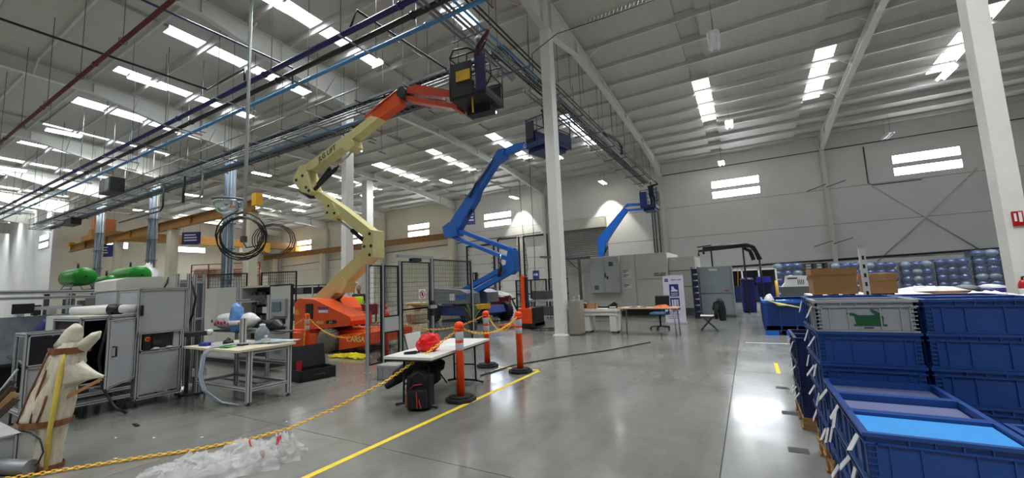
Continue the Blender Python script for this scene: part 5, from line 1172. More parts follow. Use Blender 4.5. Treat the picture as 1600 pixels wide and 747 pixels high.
m=MB(); loft(m,[(-.11,.1,0,.09),(-.1,.1,.1,.09),(-.1,.11,.25,.09),(-.11,.12,.38,.1),(-.29,.15,.43,.13),(-.26,.16,.5,.14),(-.21,.17,.62,.14),(-.16,.19,.75,.13),(-.1,.22,.88,.12),(-.06,.25,1.0,.12),(-.03,.26,1.1,.11),(.02,.27,1.16,.1),(.05,.25,1.21,.08)],n=44,jit=.008)
m.build('film_wrap',M_kraft,t)
m=MB(); m.tube([(.1,0,1.16),(.13,0,1.23),(.16,0,1.3),(.19,0,1.345),(.24,0,1.34)],[.1,.085,.075,.055,.01],14); m.build('film_lobe',mat('wrap_pale',(206,198,180),.35,var=.15,scale=8,bump=.7,bscale=14),t)
m=MB(); m.tube([(.22,0,1.12),(.3,0,1.19),(.38,0,1.26),(.43,0,1.3)],[.06,.055,.045,.01],14); m.build('film_lobe',mat('wrap_pale',(206,198,180),.35,var=.15,scale=8,bump=.7,bscale=14),t)
M_pale=mat('wrap_pale',(206,198,180),.35,var=.15,scale=8,bump=.7,bscale=14)
m=MB()
def spk(u,v):
    a=v*2*math.pi; x=.12+.38*u; r=(1-u)**1.6
    zc=.93-.08*u+.02*math.sin(3*a)*(1-u)
    return (x,(.1*r+.012)*math.cos(a)*(1+.08*math.sin(9*a)),zc+(.2*r+.015)*math.sin(a)*(1+.06*math.sin(11*a+5*u)))
m.grid(spk,16,28); m.build('film_spike',M_pale,t)
for z,x0,x1,dp in((.44,-.305,.165,.145),(1.13,-.045,.285,.12),(.02,-.13,.12,.11)):
    m=MB(); loft(m,[(x0,x1,z-.03,dp),(x0-.004,x1+.004,z,dp+.004),(x0,x1,z+.03,dp)],n=44,jit=.004,seed=5); m.build('brown_band',M_btape,t)
m=MB(); m.tube([(.08,-.088,.02),(.09,-.09,.36),(.13,-.115,.47),(.15,-.105,.75),(.17,-.1,1.0),(.18,-.09,1.1)],[.016,.02,.02,.022,.02,.014],8); m.build('foam_strip',M_foam,t)
for pts in([(-.2,-.12,.47),(-.12,-.12,.7),(-.03,-.105,.95),(.02,-.095,1.12)],[(-.05,-.14,.47),(-.01,-.13,.75),(.06,-.118,1.0),(.09,-.1,1.12)],[(.02,-.145,.47),(.06,-.14,.6),(.08,-.135,.72)]):
    m=MB(); m.tube(pts,[.009]*len(pts),6); m.build('brown_stripe',M_btape,t)
MB().tube([(-.2,-.1,.4),(-.05,-.13,.38),(.06,-.14,.32),(.09,-.13,.2),(.05,-.13,.1),(-.02,-.12,.06)],.007,6).build('strap_loop',M_dark,t)
MB().bar((.14,-.03,.66),(.47,0,.83),.015,.03).build('paper_flap',M_card,t)
# leaning board bundle
t=thing('leaning_boards','dark brown boards leaning against the machine at the left edge','boards',(-7.6,1.15,0))
M_bb2=mat('board_brown',(74,60,48),.6,var=.2,scale=4,stretch=(1,1,6))
for k in range(4): MB().bar((.1*k-.15,-.12-.03*k,.02),(.08*k+.0,.2,.72-.06*k),.07,.012,(1,0,0)).build('board',M_wood if k==2 else M_bb2,t)
MB().tube([(-.25,-.15,.02),(.05,.22,.85)],.012,6).build('rod',M_galv,t)
# aluminium box and flexible duct at the corner
t=thing('floor_box','low aluminium framed box with clear top at the near left corner','box',(-6.75,.95,0))
MB().b2((-.55,-.5,.02),(.35,.25,.33)).build('body',M_panel,t); MB().b2((-.57,-.52,.33),(.37,.27,.345)).build('top_sheet',mat('top_clear',(176,178,178),.12,var=.15,scale=4),t)
for x in(-.55,.35):
    for y in(-.5,.25): m=MB(); prof(m,(x,y,0),(x,y,.34),.04); m.build('corner_profile',[M_alu,M_slot],t)
t=thing('flexible_duct','silver corrugated duct lying beside the wrapped post','duct',(-6.3,1.15,0))
pts=[];rs=[]
for k in range(40): q=k/39; pts.append((-.35+.62*q,-.2+.3*q+.02*math.sin(5*q),.075)); rs.append(.07 if k%2 else .056)
MB().tube(pts,rs,14).build('bellows',mat('duct_silver',(150,152,154),.4,metal=.5,var=.1),t); MB().tube([(-.6,-.34,.06),(-.33,-.2,.06)],.05,12).build('pipe_end',M_white,t)
# little floor litter
for k,(x,y) in enumerate([(-6.15,2.2),(-5.6,2.45),(-5.2,3.2),(-6.6,2.0),(-5.75,1.75),(-5.0,3.7)]):
    o=MB().ball((0,0,.006),(.02,.012,.007),7,5).build('paper_scrap',M_white,None,(x,y,0)); o.rotation_euler=(0,0,k); tag(o,'tiny white paper scrap on the floor left of the chain, %s'%['second from the cabinets','third from the cabinets','nearest the table side','nearest the cabinets','nearest the wrapped post','farthest along the chain'][k],'litter','floor scraps')
o=MB().tube([(-.05,0,.012),(0,.02,.014),(.05,-.01,.012),(.08,.02,.01)],.012,6).build('black_clip',M_black,None,(-7.0,2.3,0)); tag(o,'small black clip lying on the floor before the cabinets','litter')
# ================================================================== centre: stacker, cart, desk group
t=thing('pallet_stacker','orange electric pallet stacker with tall mast','stacker',(-7.1,13.45,0),R(0)); M_so=mat('stacker_orange',(226,76,28),.4,var=.08)
MB().b2((-.28,-.3,.12),(.36,.45,.72)).build('body',M_so,t); MB().b2((-.3,-.34,.04),(.42,.47,.2)).build('skirt',M_black,t); MB().b2((.3,-.32,.1),(.42,.4,.75)).build('bumper',M_black,t)
MB().b2((-.26,-.05,.72),(-.1,.1,1.9)).build('mast_rail',M_so,t); MB().b2((-.08,-.05,.72),(-.02,.1,1.85)).build('mast_rail',M_black,t)
MB().tube([(-.2,0,1.9),(-.2,0,1.98)],.035,10).build('beacon',M_craney,t)
MB().tube([(-.3,-.25,.6),(-.42,-.35,.95),(-.45,-.38,1.08)],.03,8).build('tiller',M_black,t); MB().tube([(-.58,-.36,1.08),(-.3,-.42,1.1)],.03,8).build('tiller_grip',M_black,t)
for s in(-.15,.3): MB().b2((-1.2,s-.08,.06),(-.28,s+.08,.12)).build('fork',M_so,t); MB().tube([(-1.1,s-.06,.045),(-1.1,s+.06,.045)],.045,10).build('fork_wheel',M_black,t)
MB().tube([(.1,-.2,.06),(.1,.1,.06)],.06,12).build('drive_wheel',M_black,t)
t=thing('tilt_cart','dark red self-dumping cart filled with clear plastic','cart',(-11.25,18.2,0),R(20)); M_rc=mat('cart_red',(132,20,30),.45,var=.12)
m=MB()
for y0,y1 in((-.4,-.38),(.38,.4)): m.prism([(-.6,1.05),(.55,1.05),(.45,.4),(-.2,.35)],y0,y1,'xz')
for a,b in(((-.6,1.05),(-.2,.35)),((-.2,.35),(.45,.4)),((.45,.4),(.55,1.05))): m.bar((a[0],0,a[1]),(b[0],0,b[1]),.8,.02,(0,1,0)) if False else m.prism([a,b,(b[0]+.02,b[1]+.02),(a[0]+.02,a[1]+.02)],-.4,.4,'xz')
m.build('bucket',M_rc,t)
for x in(-.25,.4):
    for y in(-.3,.3): MB().tube([(x,y-.04,.1),(x,y+.04,.1)],.1,12).build('wheel',M_black,t); MB().b2((x-.03,y-.03,.18),(x+.03,y+.03,.4)).build('wheel_fork',M_rc,t)
MB().b2((-.35,-.35,.3),(.5,.35,.36)).build('frame',M_rc,t)
MB().grid(crumple(0,0,.62,.42,.34,12),24,20,False).build('plastic_fill',M_film,t).location=(-.02,0,1.0)
# black rail fence behind
for k,(xa,xb,lb) in enumerate(((-13.5,-11.3,'black guard fence section behind the orange stacker'),(-11.1,-9.0,'black guard fence section behind the centre column'))):
    t=thing('guard_fence',lb,'fence',((xa+xb)/2,24,0)); m=MB()
    for z in(1.85,.95,.12): m.b2((xa,23.98,z-.04),(xb,24.02,z+.04))
    for q in range(3): x=xa+(xb-xa)*q/2; m.b2((x-.05,23.96,0),(x+.05,24.04,1.88))
    m.build('frame',M_black,t,world=True); m=MB()
    for q in range(1,40): x=xa+(xb-xa)*q/40; m.b2((x-.006,23.99,.12),(x+.006,24.01,1.85))
    m.build('mesh',M_dark,t,world=True)
t=thing('conveyor_table','low grey roller conveyor behind the stacker','conveyor',(-8.4,17.8,0)); MB().b2((-1.0,-.35,.75),(.9,.35,.85)).build('bed',M_alu,t)
for x in(-.8,.7):
    for y in(-.3,.3): MB().b2((x-.04,y-.04,0),(x+.04,y+.04,.75)).build('leg',M_galv,t)
MB().b2((-.6,-.3,.85),(.2,.3,1.25)).build('drive_box',M_dgalv,t); MB().b2((-.9,-.2,.1),(.6,.2,.5)).build('motor',M_dgalv,t)
# grey bin cabinet next to column
t=thing('bin_cabinet','narrow taupe metal bin cabinet beside the centre column','cabinet',(-4.68,12.02,0)); M_tp=mat('taupe',(150,144,134),.5,var=.05)
MB().b2((-.17,-.2,.03),(.17,.22,1.04)).build('body',M_tp,t); MB().b2((.165,-.17,.06),(.18,.19,1.0)).build('door',M_tp,t); MB().b2((-.18,-.21,0),(.18,.23,.03)).build('plinth',M_dark,t); MB().tube([(.185,.1,.55),(.2,.1,.55),(.2,.1,.65),(.185,.1,.65)],.01,6).build('handle',M_alu,t)
for k,(x,y,h) in enumerate(((-.05,0,.12),(.08,.05,.15))):
    q=thing('paper_cup','white paper cup on the bin cabinet, %s one'%('shorter' if k==0 else 'taller'),'cup',(-4.68+x,12.02+y,1.04)); m=MB(); m.lathe([(.03,0),(.04,h),(.043,h+.004),(.036,h-.004),(.028,.01)],n=14); m.build('cup',M_white,q); MB().lathe([(.032,h*.3),(.0365,h*.6)],n=14).build('sleeve',M_card,q)
# white desk
t=thing('white_desk','white slab desk with thick panel legs on wooden feet','desk',(-4.12,12.75,0)); M_wd=mat('desk_white',(226,224,218),.45,var=.05)
MB().b2((-.62,-.3,.66),(.58,.3,.74)).build('top',M_wd,t); MB().b2((-.6,-.28,.54),(.56,-.25,.66)).build('apron',M_wd,t)
for x in(-.42,.42):
    l=MB().b2((x-.1,-.27,.06),(x+.1,.27,.66)).build('leg',M_wd,t)
    for y in(-.2,.2): MB().b2((x-.06,y-.04,0),(x+.06,y+.04,.06)).build('wooden_foot',M_wood,l)
q=thing('open_box','small cardboard box on the white desk','box',(-4.4,12.7,.74)); m=MB(); [m.b2(a,b) for a,b in(((-.15,-.12,0),(.15,.12,.01)),((-.15,-.12,0),(-.14,.12,.15)),((.14,-.12,0),(.15,.12,.15)),((-.15,-.12,0),(.15,-.11,.15)),((-.15,.11,0),(.15,.12,.15)))]; m.build('carton',M_card,q); MB().box((-.2,0,.17),(.1,.24,.008),M=Matrix.Rotation(.4,4,'Y')).build('flap',M_card,q)
q=thing('red_basket','small dark red basket on the desk beside the box','basket',(-4.65,12.75,.74)); m=MB(); m.lathe([(.07,0),(.1,.16),(.105,.17),(.095,.16),(.065,.01)],n=14); m.build('basket',M_rc,q); MB().tube([(-.1,0,.16),(0,0,.27),(.1,0,.16)],.008,6).build('handle',M_rc,q)
q=thing('desk_printer','black device with sloped lid on the desk end','device',(-3.75,12.75,.74),.2); MB().prism([(-.14,0),(.14,0),(.14,.14),(.05,.2),(-.14,.08)],-.12,.12,'xz').build('body',M_black,q); MB().b2((-.1,-.121,.03),(.1,-.119,.06)).build('paper_slot',M_white,q)
q=thing('black_bar','long black metal bar lying on the white desk','bar',(-4.15,12.92,.74)); MB().b2((-.35,-.03,0),(.35,.03,.05)).build('bar',M_black,q); MB().b2((-.36,-.035,0),(-.33,.035,.055)).build('end_cap',M_dark,q)
# long thin table
t=thing('work_table','long thin wooden-topped table with slim steel legs','table',(-2.58,12.3,0),R(-3)); MB().b2((-.84,-.3,.76),(.84,.3,.79)).build('top',mat('table_tan',(196,160,132),.5,var=.08),t)
for x in(-.76,.76):
    for y in(-.25,.25): MB().tube([(x,y,0),(x*.97,y,.76)],.02,8).build('leg',M_galv,t)
    MB().tube([(x*.98,-.25,.7),(x*.98,.25,.7)],.015,6).build('cross_rail',M_galv,t)
for k,(x,y) in enumerate(((-3.2,12.4),(-3.0,12.3),(-2.9,12.5),(-2.75,12.35))):
    o=MB().b2((-.12,-.09,0),(.12,.09,.012)).build('notebook',[M_white,M_dark,M_white,M_dgalv][k],None,(x,y,.7905)); o.rotation_euler=(0,0,k*.6); tag(o,['white notepad nearest the white desk on the long table','dark notebook on the long table','white sheet pad farther back on the long table','grey folder in the middle of the long table'][k],'notebook','papers on the long table')
q=thing('orange_vest','crumpled orange vest on the long table','vest',(-2.2,12.3,.79)); MB().grid(crumple(0,0,.22,.14,.08,31),18,14,False).build('cloth',mat('vest_orange',(220,110,50),.8,var=.1),q); MB().box((0,-.05,.03),(.3,.02,.006)).build('grey_stripe',M_refl,q)
# office chair
t=thing('office_chair','black office chair with blue seat behind the long table','chair',(-2.55,13.75,0),R(-100))
MB().prism([(-.24,.46),(.24,.46),(.25,.5),(.2,.54),(-.24,.54)],-.24,.24,'xz').build('seat',mat('seat_blue',(58,84,112),.8,var=.1),t)
m=MB(); m.prism([(-.3,.6),(-.24,.6),(-.28,1.02),(-.33,1.05),(-.36,1.02)],-.22,.22,'xz'); m.build('backrest',M_black,t); MB().bar((-.2,0,.46),(-.29,0,.7),.06,.02).build('back_stem',M_black,t)
for s in(-1,1): MB().tube([(0,s*.24,.47),(0,s*.29,.6),(-.02,s*.29,.7)],.018,6).build('armrest_post',M_black,t); MB().b2((-.14,s*.29-.04,.7),(.12,s*.29+.04,.73)).build('armrest',M_black,t)
MB().tube([(0,0,.1),(0,0,.46)],.03,10).build('gas_column',M_dark,t)
for k in range(5):
    a=k*1.2566; l=MB().bar((0,0,.11),(.3*math.cos(a),.3*math.sin(a),.08),.05,.03).build('base_arm',M_black,t); MB().tube([(.3*math.cos(a),.3*math.sin(a)-.02,.035),(.3*math.cos(a),.3*math.sin(a)+.02,.035)],.035,10).build('caster',M_black,l)
foldchair('folding chair with a black jacket hung over its back beside the banner',(-1.15,13.5,0),R(185))
t=thing('hung_jacket','black jacket draped over the folding chair back beside the banner','jacket',(-.85,13.5,.3)); m=MB(); m.tube([(.04,-.2,.52),(.05,0,.58),(.04,.2,.52)],.09,10); m.tube([(.06,-.14,.55),(.09,-.12,.3),(.1,-.12,.02)],[.1,.11,.09],10); m.tube([(.06,.12,.55),(.1,.1,.3),(.1,.12,.1)],[.1,.1,.08],10); m.tube([(-.05,.0,.55),(-.1,.0,.3)],[.07,.08],10); o=m.build('cloth',M_cloth,t); remesh(o,.022,1); MB().tube([(.0,-.18,.5),(-.06,-.22,.25),(-.05,-.22,.08)],[.06,.05,.04],8).build('sleeve',M_cloth,t)
# roll-up banner
t=thing('rollup_banner','white roll-up banner with purple safety pictograms','banner',(-2.35,15.55,0),R(4)); M_ban=mat('banner_white',(214,210,226),.6,var=.03)
MB().b2((-.34,-.006,.06),(.34,.006,1.68)).build('sheet',M_ban,t); MB().b2((-.36,-.09,0),(.36,.09,.06)).build('base',M_alu,t); MB().tube([(-.34,0,1.685),(.34,0,1.685)],.012,8).build('top_bar',M_alu,t); MB().tube([(0,.03,.05),(0,.02,1.68)],.012,6).build('pole',M_alu,t)
M_bp=mat('banner_purple',(48,42,120),.5,var=.02)
def bp(lo,hi,m_=M_bp,nm='print'): return MB().b2((lo[0],-.009,lo[1]),(hi[0],-.0065,hi[1])).build(nm,m_,t)
bp((-.28,1.47),(-.16,1.58),M_bp,'logo_square'); text('logo_text','NT',.07,M_ban,t,(-.22,-.01,1.525),(R(90),0,0),.001); [bp((-.06+.034*k,1.515),(-.034+.034*k,1.55),M_bp,'heading_print') for k in range(10) if k!=5]
bp((-.14,.95),(.17,1.38),M_bp,'pictogram_tile')
MB().prism([(-.09,1.12),(.13,1.12),(.13,1.17),(.04,1.21),(.0,1.3),(-.07,1.3),(-.06,1.2),(-.09,1.16)],-.012,-.009,'xz').build('boot_pictogram',M_ban,t)
for z in(1.06,1.0): bp((-.1,z-.012),(.13,z+.012),M_ban,'caption_line').location=(0,-.003,0)
bp((-.14,.48),(.17,.9),M_bp,'pictogram_tile')
for x0,x1 in((-.09,-.04),(-.02,.06),(.08,.13)): bp((x0,.6),(x1,.84),M_ban,'vest_pictogram').location=(0,-.003,0)
for k in range(5): bp((-.25,.42-.06*k),(.05+.05*(k%3),.435-.06*k),M_bp,'text_line')
# ------------------------------------------------------------------ white cabin
t=thing('white_cabin','large white panelled machine enclosure with black base','enclosure',(-5,19.9,0)); YC2=18.8
MB().b2((-7.0,YC2+.05,.32),(-3.02,22.2,2.74)).build('core',M_offw,t,world=True); MB().b2((-7.0,YC2+.15,0),(-3.0,22.2,.32)).build('base',M_black,t,world=True)
for xa,xb,za,zb in((-6.98,-4.42,.34,2.72),(-4.38,-3.04,1.62,2.72),(-4.38,-3.04,.34,1.58)): MB().b2((xa,YC2,za),(xb,YC2+.05,zb)).build('wall_panel',M_offw,t,world=True)
e=MB().b2((-6.42,YC2-.25,1.05),(-5.05,YC2,2.68)).build('electrical_box',mat('ebox_grey',(176,180,182),.45,var=.05),t,world=True)
for a,b in((-6.41,-5.75),(-5.73,-5.06)): MB().b2((a,YC2-.27,1.07),(b,YC2-.25,2.66)).build('door',mat('ebox_grey',(176,180,182),.45,var=.05),e,world=True)
for x,z in((-6.15,1.3),(-5.42,2.35)): MB().b2((x-.1,YC2-.285,z-.1),(x+.1,YC2-.27,z+.1)).build('vent',M_dgalv,e,world=True)
MB().b2((-5.72,YC2-.3,1.75),(-5.68,YC2-.27,1.95)).build('handle',M_black,e,world=True); MB().b2((-5.64,YC2-.3,1.68),(-5.58,YC2-.27,1.8)).build('lock',M_dark,e,world=True)
for z in(1.95,1.75,1.3):
    MB().b2((-4.95,YC2-.01,z-.08),(-4.62,YC2,z+.08)).build('sticker',M_white,t,world=True); MB().b2((-4.95,YC2-.014,z+.05),(-4.7,YC2-.01,z+.08)).build('sticker_print',M_black,t,world=True); MB().b2((-4.95,YC2-.014,z-.02),(-4.8,YC2-.01,z+.01)).build('sticker_print',M_black,t,world=True)
[MB().b2((-3.6+.055*k,YC2-.006,z),(-3.56+.055*k,YC2,z+.05)).build('panel_print',M_black,t,world=True) for k in range(9) for z in(1.72,1.8) if k!=4 or z<1.75]
MB().b2((-3.0,YC2+.3,.3),(-1.95,21.5,2.5)).build('side_annex',M_offw,t,world=True); MB().b2((-3.0,YC2+.4,0),(-1.95,21.5,.3)).build('annex_base',M_dgalv,t,world=True)
for z in(1.2,1.9): MB().b2((-2.98,YC2+.285,z),(-1.97,YC2+.3,z+.02)).build('panel_joint',M_joint,t,world=True)
MB().b2((-7.7,18.9,.02),(-7.05,20.6,2.35)).build('side_cabinet',M_offw,t,world=True)
t=thing('steel_gallows','grey steel gallows frame with bracket standing left of the white cabin','frame',(-7.2,18.2,0))
for x,y in((-6.85,18.3),(-7.9,19)): MB().b2((x-.05,y-.05,0),(x+.05,y+.05,2.75)).build('post',M_dgalv,t,world=True); MB().b2((x-.1,y-.1,0),(x+.1,y+.1,.02)).build('base_plate',M_dgalv,t,world=True)
MB().bar((-7.7,18.3,2.7),(-6.3,18.3,2.7),.08,.1).build('beam',M_dgalv,t,world=True); MB().bar((-9.2,19,2.95),(-6.6,18.3,2.72),.08,.12).build('beam',M_galv,t,world=True); MB().bar((-7.4,18.3,2.65),(-6.87,18.3,2.15),.06,.06).build('brace',M_dgalv,t,world=True)
t=thing('duct_frame','black pipe frame with thick hoses arching over the grey cabinet','frame',(-1.3,19.6,0))
for pts,r in(([(-1.8,19.6,2.5),(-1.8,19.6,2.72),(.0,19.6,2.8),(.2,19.6,2.75),(.32,19.6,2.55),(.42,19.6,2.2)],.05),([(-1.6,19.6,2.6),(-1.6,19.4,2.82),(.05,19.6,2.88),(.3,19.6,2.75),(.5,19.6,2.2)],.06),([(-.1,19.7,2.75),(.15,19.7,2.6),(.25,19.7,2.2)],.08)): MB().tube(pts,r,8).build('hose',M_black,t,world=True)
for x in(-1.3,-.1,.45): MB().tube([(x,19.6,0),(x,19.6,2.85 if x<.4 else 2.3)],.035,8).build('upright',M_black,t,world=True)
MB().tube([(-1.85,19.7,2.9),(-1.3,19.7,2.95),(-1.3,19.6,2.7)],.03,6).build('cable',M_black,t,world=True)
t=thing('grey_cabinet','large blue-grey metal cabinet standing beside the dark crate stack','cabinet',(-1.15,18.4,0)); M_gc=mat('cabinet_bluegrey',(146,156,160),.45,var=.08,scale=2)
MB().b2((-.58,-.35,.08),(.6,.7,1.98)).build('body',M_gc,t); MB().b2((-.55,-.38,.95),(.5,-.35,1.93)).build('upper_door',M_gc,t); MB().b2((-.55,-.38,.12),(.5,-.35,.9)).build('lower_door',M_gc,t); MB().b2((-.6,-.36,0),(.62,.7,.08)).build('plinth',M_dgalv,t); MB().b2((-.2,-.385,1.82),(.1,-.38,1.89)).build('label_plate',M_white,t); MB().b2((.3,-.385,1.0),(.46,-.38,1.05)).build('red_label',mat('label_red',(190,40,50),.5),t); MB().b2((.56,-.37,.1),(.6,-.35,1.95)).build('edge_strip',M_galv,t)
t=thing('bin_rack','narrow rack of dark blue bins between banner and grey cabinet','rack',(-1.93,17.6,0)); MB().b2((-.02,-.1,0),(.0,.5,2.0)).build('side_plate',M_dgalv,t); MB().b2((.2,-.1,0),(.22,.5,2.0)).build('side_plate',M_dgalv,t)
for k in range(8): MB().prism([(0.03,.05+.24*k),(.03,.24+.24*k),(-.06,.24+.24*k),(-.03,.05+.24*k)],0,.2,'yz').build('bin',mat('bin_navy',(30,40,66),.5,var=.1),t)
MB().b2((.0,.05,.0),(.2,.5,.04)).build('bottom_shelf',M_dgalv,t)
# ================================================================== right side: crates, pallets, bins
M_cb=mat('crate_blue',(18,60,126),.42,var=.1,scale=3); M_cg=mat('crate_grey',(150,152,154),.45,var=.06,scale=3); M_cn=mat('crate_navy',(20,34,84),.45,var=.1,scale=3)
def cratemesh(H,m_,L=.596,W=.396):
    m=MB(); x,y=L/2,W/2; w_=.014; i=.014
    m.b2((-x+i,-y+i,0),(x-i,y-i,.014))
    for a,b in(((-x+i,-y+i),(x-i,-y+i+w_)),((-x+i,y-i-w_),(x-i,y-i)),((-x+i,-y+i),(-x+i+w_,y-i)),((x-i-w_,-y+i),(x-i,y-i))): m.b2((*a,0),(*b,H))
    def band(z0,z1,e):
        for a,b in(((-x+i-e,-y+i-e),(x-i+e,-y+i)),((-x+i-e,y-i),(x-i+e,y-i+e)),((-x+i-e,-y+i),(-x+i,y-i)),((x-i,-y+i),(x-i+e,y-i))): m.b2((*a,z0),(*b,z1))
    band(H-.018,H,.014); band(H-.052,H-.044,.011); band(.0,.012,.006)
    for q in(-.2,-.09,.09,.2):     # wall ribs
        for s in(-1,1): m.b2((q-.004,s*(y-i),.012),(q+.004,s*(y-i+.009),H-.044))
    for q in(-.09,.09):
        for s in(-1,1): m.b2((s*(x-i),q-.004,.012),(s*(x-i+.009),q+.004,H-.044))
    for q in(-.13,-.04,.05,.14):
        for s in(-1,1): m.b2((q-.003,s*(y-i),H-.044),(q+.003,s*(y-i+.011),H-.018))
    for s in(-1,1):                # corner ladders
        for c in(-1,1):
            m.b2((c*(x-.05)-.004,s*(y-i),.012),(c*(x-.05)+.004,s*(y-i+.011),H-.044))
            z=.03
            while z<H-.05: m.b2((min(c*(x-.05),c*(x-i)),s*(y-i),z-.003),(max(c*(x-.05),c*(x-i)),s*(y-i+.01),z+.003)); z+=.028
    return m
CM={}
def crate(label,loc,m_,H=.225,fill=None,card=False,name='storage_crate',group=None,motif=False):
    t=thing(name,label,'crate',loc,group=group)
    k=(m_.name,H)
    if k not in CM: CM[k]=cratemesh(H,m_).mesh('body',m_)
    o=bpy.data.objects.new('body',CM[k]); COL.objects.link(o); o.parent=t
    if fill is not None:
        z,fm=fill; MB().b2((-.262,-.162,z-.008),(.262,.162,z)).build('insert_sheet',fm,t)
    if card:
        for q in range(random.choice((1,1,2))):
            a=random.uniform(.25,.6); y=random.uniform(-.12,.12); z=H*.6
            MB().box((-.315-.02*q,y,z-.02*q),(.004,.055,.1),M=Matrix.Rotation(a,4,'Y')@Matrix.Rotation(random.uniform(-.5,.5),4,'X')).build('label_card',M_white,t)
    if motif:
        g=mat('motif_green',(8,78,36),.5,var=.05); y=-.1855
        MB().prism([(-.05,.055),(.1,.055),(.105,.11),(.075,.145),(.045,.165),(.035,.155),(.065,.12),(-.035,.12),(-.055,.135),(-.1,.138),(-.1,.126),(-.06,.118)],y-.003,y+.002,'xz').build('green_motif',g,t)
        MB().b2((-.065,y-.003,.045),(.12,y+.002,.056)).build('green_base_bar',g,t); MB().b2((-.01,y-.003,.028),(.045,y+.002,.034)).build('small_print',M_black,t)
    return t
def pallet(label,x0,y0,x1,y1,z=0,h=.14,m_=None,name='wooden_pallet',group=None):
    m_=m_ or M_wood; t=thing(name,label,'pallet',((x0+x1)/2,(y0+y1)/2,z),group=group); lx,ly=(x1-x0)/2,(y1-y0)/2
    n=max(5,int(lx*2/.2))
    for k in range(n):
        c=-lx+(k+.5)*2*lx/n; MB().b2((c-lx/n*.85,-ly,h-.02),(c+lx/n*.85,ly,h)).build('deck_board',m_,t)
    for y in(-ly+.06,0,ly-.06):
        for x in(-lx+.07,0,lx-.07): MB().b2((x-.06,y-.05,.02),(x+.06,y+.05,h-.02)).build('block',m_,t)
        MB().b2((-lx,y-.05,0),(lx,y+.05,.02)).build('runner',m_,t)
    return t
M_lblue=mat('lid_light_blue',(70,150,220),.3,var=.06,scale=3); M_lgrey=mat('lid_greymauve',(92,98,136),.5,var=.08,scale=5)
pallet('wooden pallet under the low open crates nearest the camera',.4,2.6,1.62,3.8)
pit=.23
rowname={2.8:'front row',3.2:'middle row',3.6:'back row'}
colname={.7:'aisle side',1.31:'inner side'}
for x in(.7,1.31):
    for y in(2.8,3.2,3.6):
        if x>1 and y>3: continue
        for k in range(3):
            lv=['bottom','middle','top'][k]
            f=None
            if k==2: f=(.212,M_lblue) if (y==2.8 and x==.7) else (.19,M_lgrey)
            extra=' with bright blue lid sheet' if (k==2 and y==2.8 and x==.7) else ''
            crate('%s blue crate of the low stack, %s, %s%s'%(lv,rowname[y],colname[x],extra),(x,y,.14+pit*k),M_cb,.228,f,card=(x==.7),group='low crate stacks')
z0=.235
pallet('lower wooden pallet under the tall crate stack',.4,3.85,1.62,4.68,0,.117); pallet('upper wooden pallet under the tall crate stack',.4,3.85,1.62,4.68,.117,.117)
for x in(.7,1.31):
    for y in(4.06,4.47):
        for k in range(5):
            lv=['bottom','second','third','fourth','top'][k]; grey=(k==4 and x==.7 and y==4.06)
            crate(('light grey crate with a green printed motif on top of the tall stack' if grey else '%s blue crate of the tall stack, %s, %s'%(lv,'front' if y<4.2 else 'rear',colname[x])),(x,y,z0+pit*k),M_cg if grey else M_cb,.228,(.15,M_lgrey) if k==4 else None,card=(x==.7),group='tall crate stacks',motif=grey)
pallet('wooden pallet under the dark navy crates',.34,5.25,.96,6.05,0,.12)
for y in(5.46,5.86):
    for k in range(3): crate('%s navy crate of the short stack behind the tall one, %s'%(['bottom','middle','top'][k],'front' if y<5.6 else 'rear'),(.65,y,.12+.268*k),M_cn,.266,card=True,group='navy crates')
# cardboard boxes on a covered load
t=thing('covered_load','white-covered pallet load carrying two cardboard boxes','pallet load',(1.2,7.3,0)); MB().b2((-.44,-.55,.13),(.75,.7,1.26)).build('load',M_film,t); MB().b2((-.46,-.58,1.2),(.78,.73,1.27)).build('cover_sheet',M_white,t)
for x in(-.36,.15,.65): MB().b2((x-.06,-.55,0),(x+.06,.7,.13)).build('pallet_runner',M_wood,t)
def cbox(label,x0,x1,y0,y1,z,h):
    t=thing('cardboard_box',label,'box',((x0+x1)/2,(y0+y1)/2,z)); w_,d_=(x1-x0)/2,(y1-y0)/2
    MB().b2((-w_,-d_,.03),(w_,d_,h-.06)).build('carton',M_card,t); MB().b2((-w_-.012,-d_-.012,h-.085),(w_+.012,d_+.012,h)).build('lid',M_card,t)
    for x in(-w_+.06,0,w_-.06): MB().b2((x-.03,-d_+.02,0),(x+.03,d_-.02,.03)).build('foot',M_black,t)
    MB().b2((-.03,-d_-.014,.0+h-.087),(.03,-d_-.0125,h-.001)).build('tape',mat('tape_clear',(180,140,96),.25),t)
cbox('large cardboard box with lid left of the white upright',.74,1.2,6.78,7.3,1.27,.37); cbox('smaller cardboard box right of the white upright',1.31,1.58,6.78,7.3,1.27,.28)
t=thing('white_upright','white perforated upright post between the cardboard boxes','post',(1.26,6.66,0)); MB().b2((-.03,-.03,.01),(.03,.03,1.9)).build('post',M_white,t); MB().b2((-.07,-.06,0),(.07,.06,.01)).build('foot',M_white,t); MB().b2((-.035,-.035,1.88),(.035,.035,1.92)).build('cap',M_refl,t)
for k in range(14): MB().b2((-.012,-.032,.3+.11*k),(.012,-.0295,.35+.11*k)).build('slot',M_dark,t)
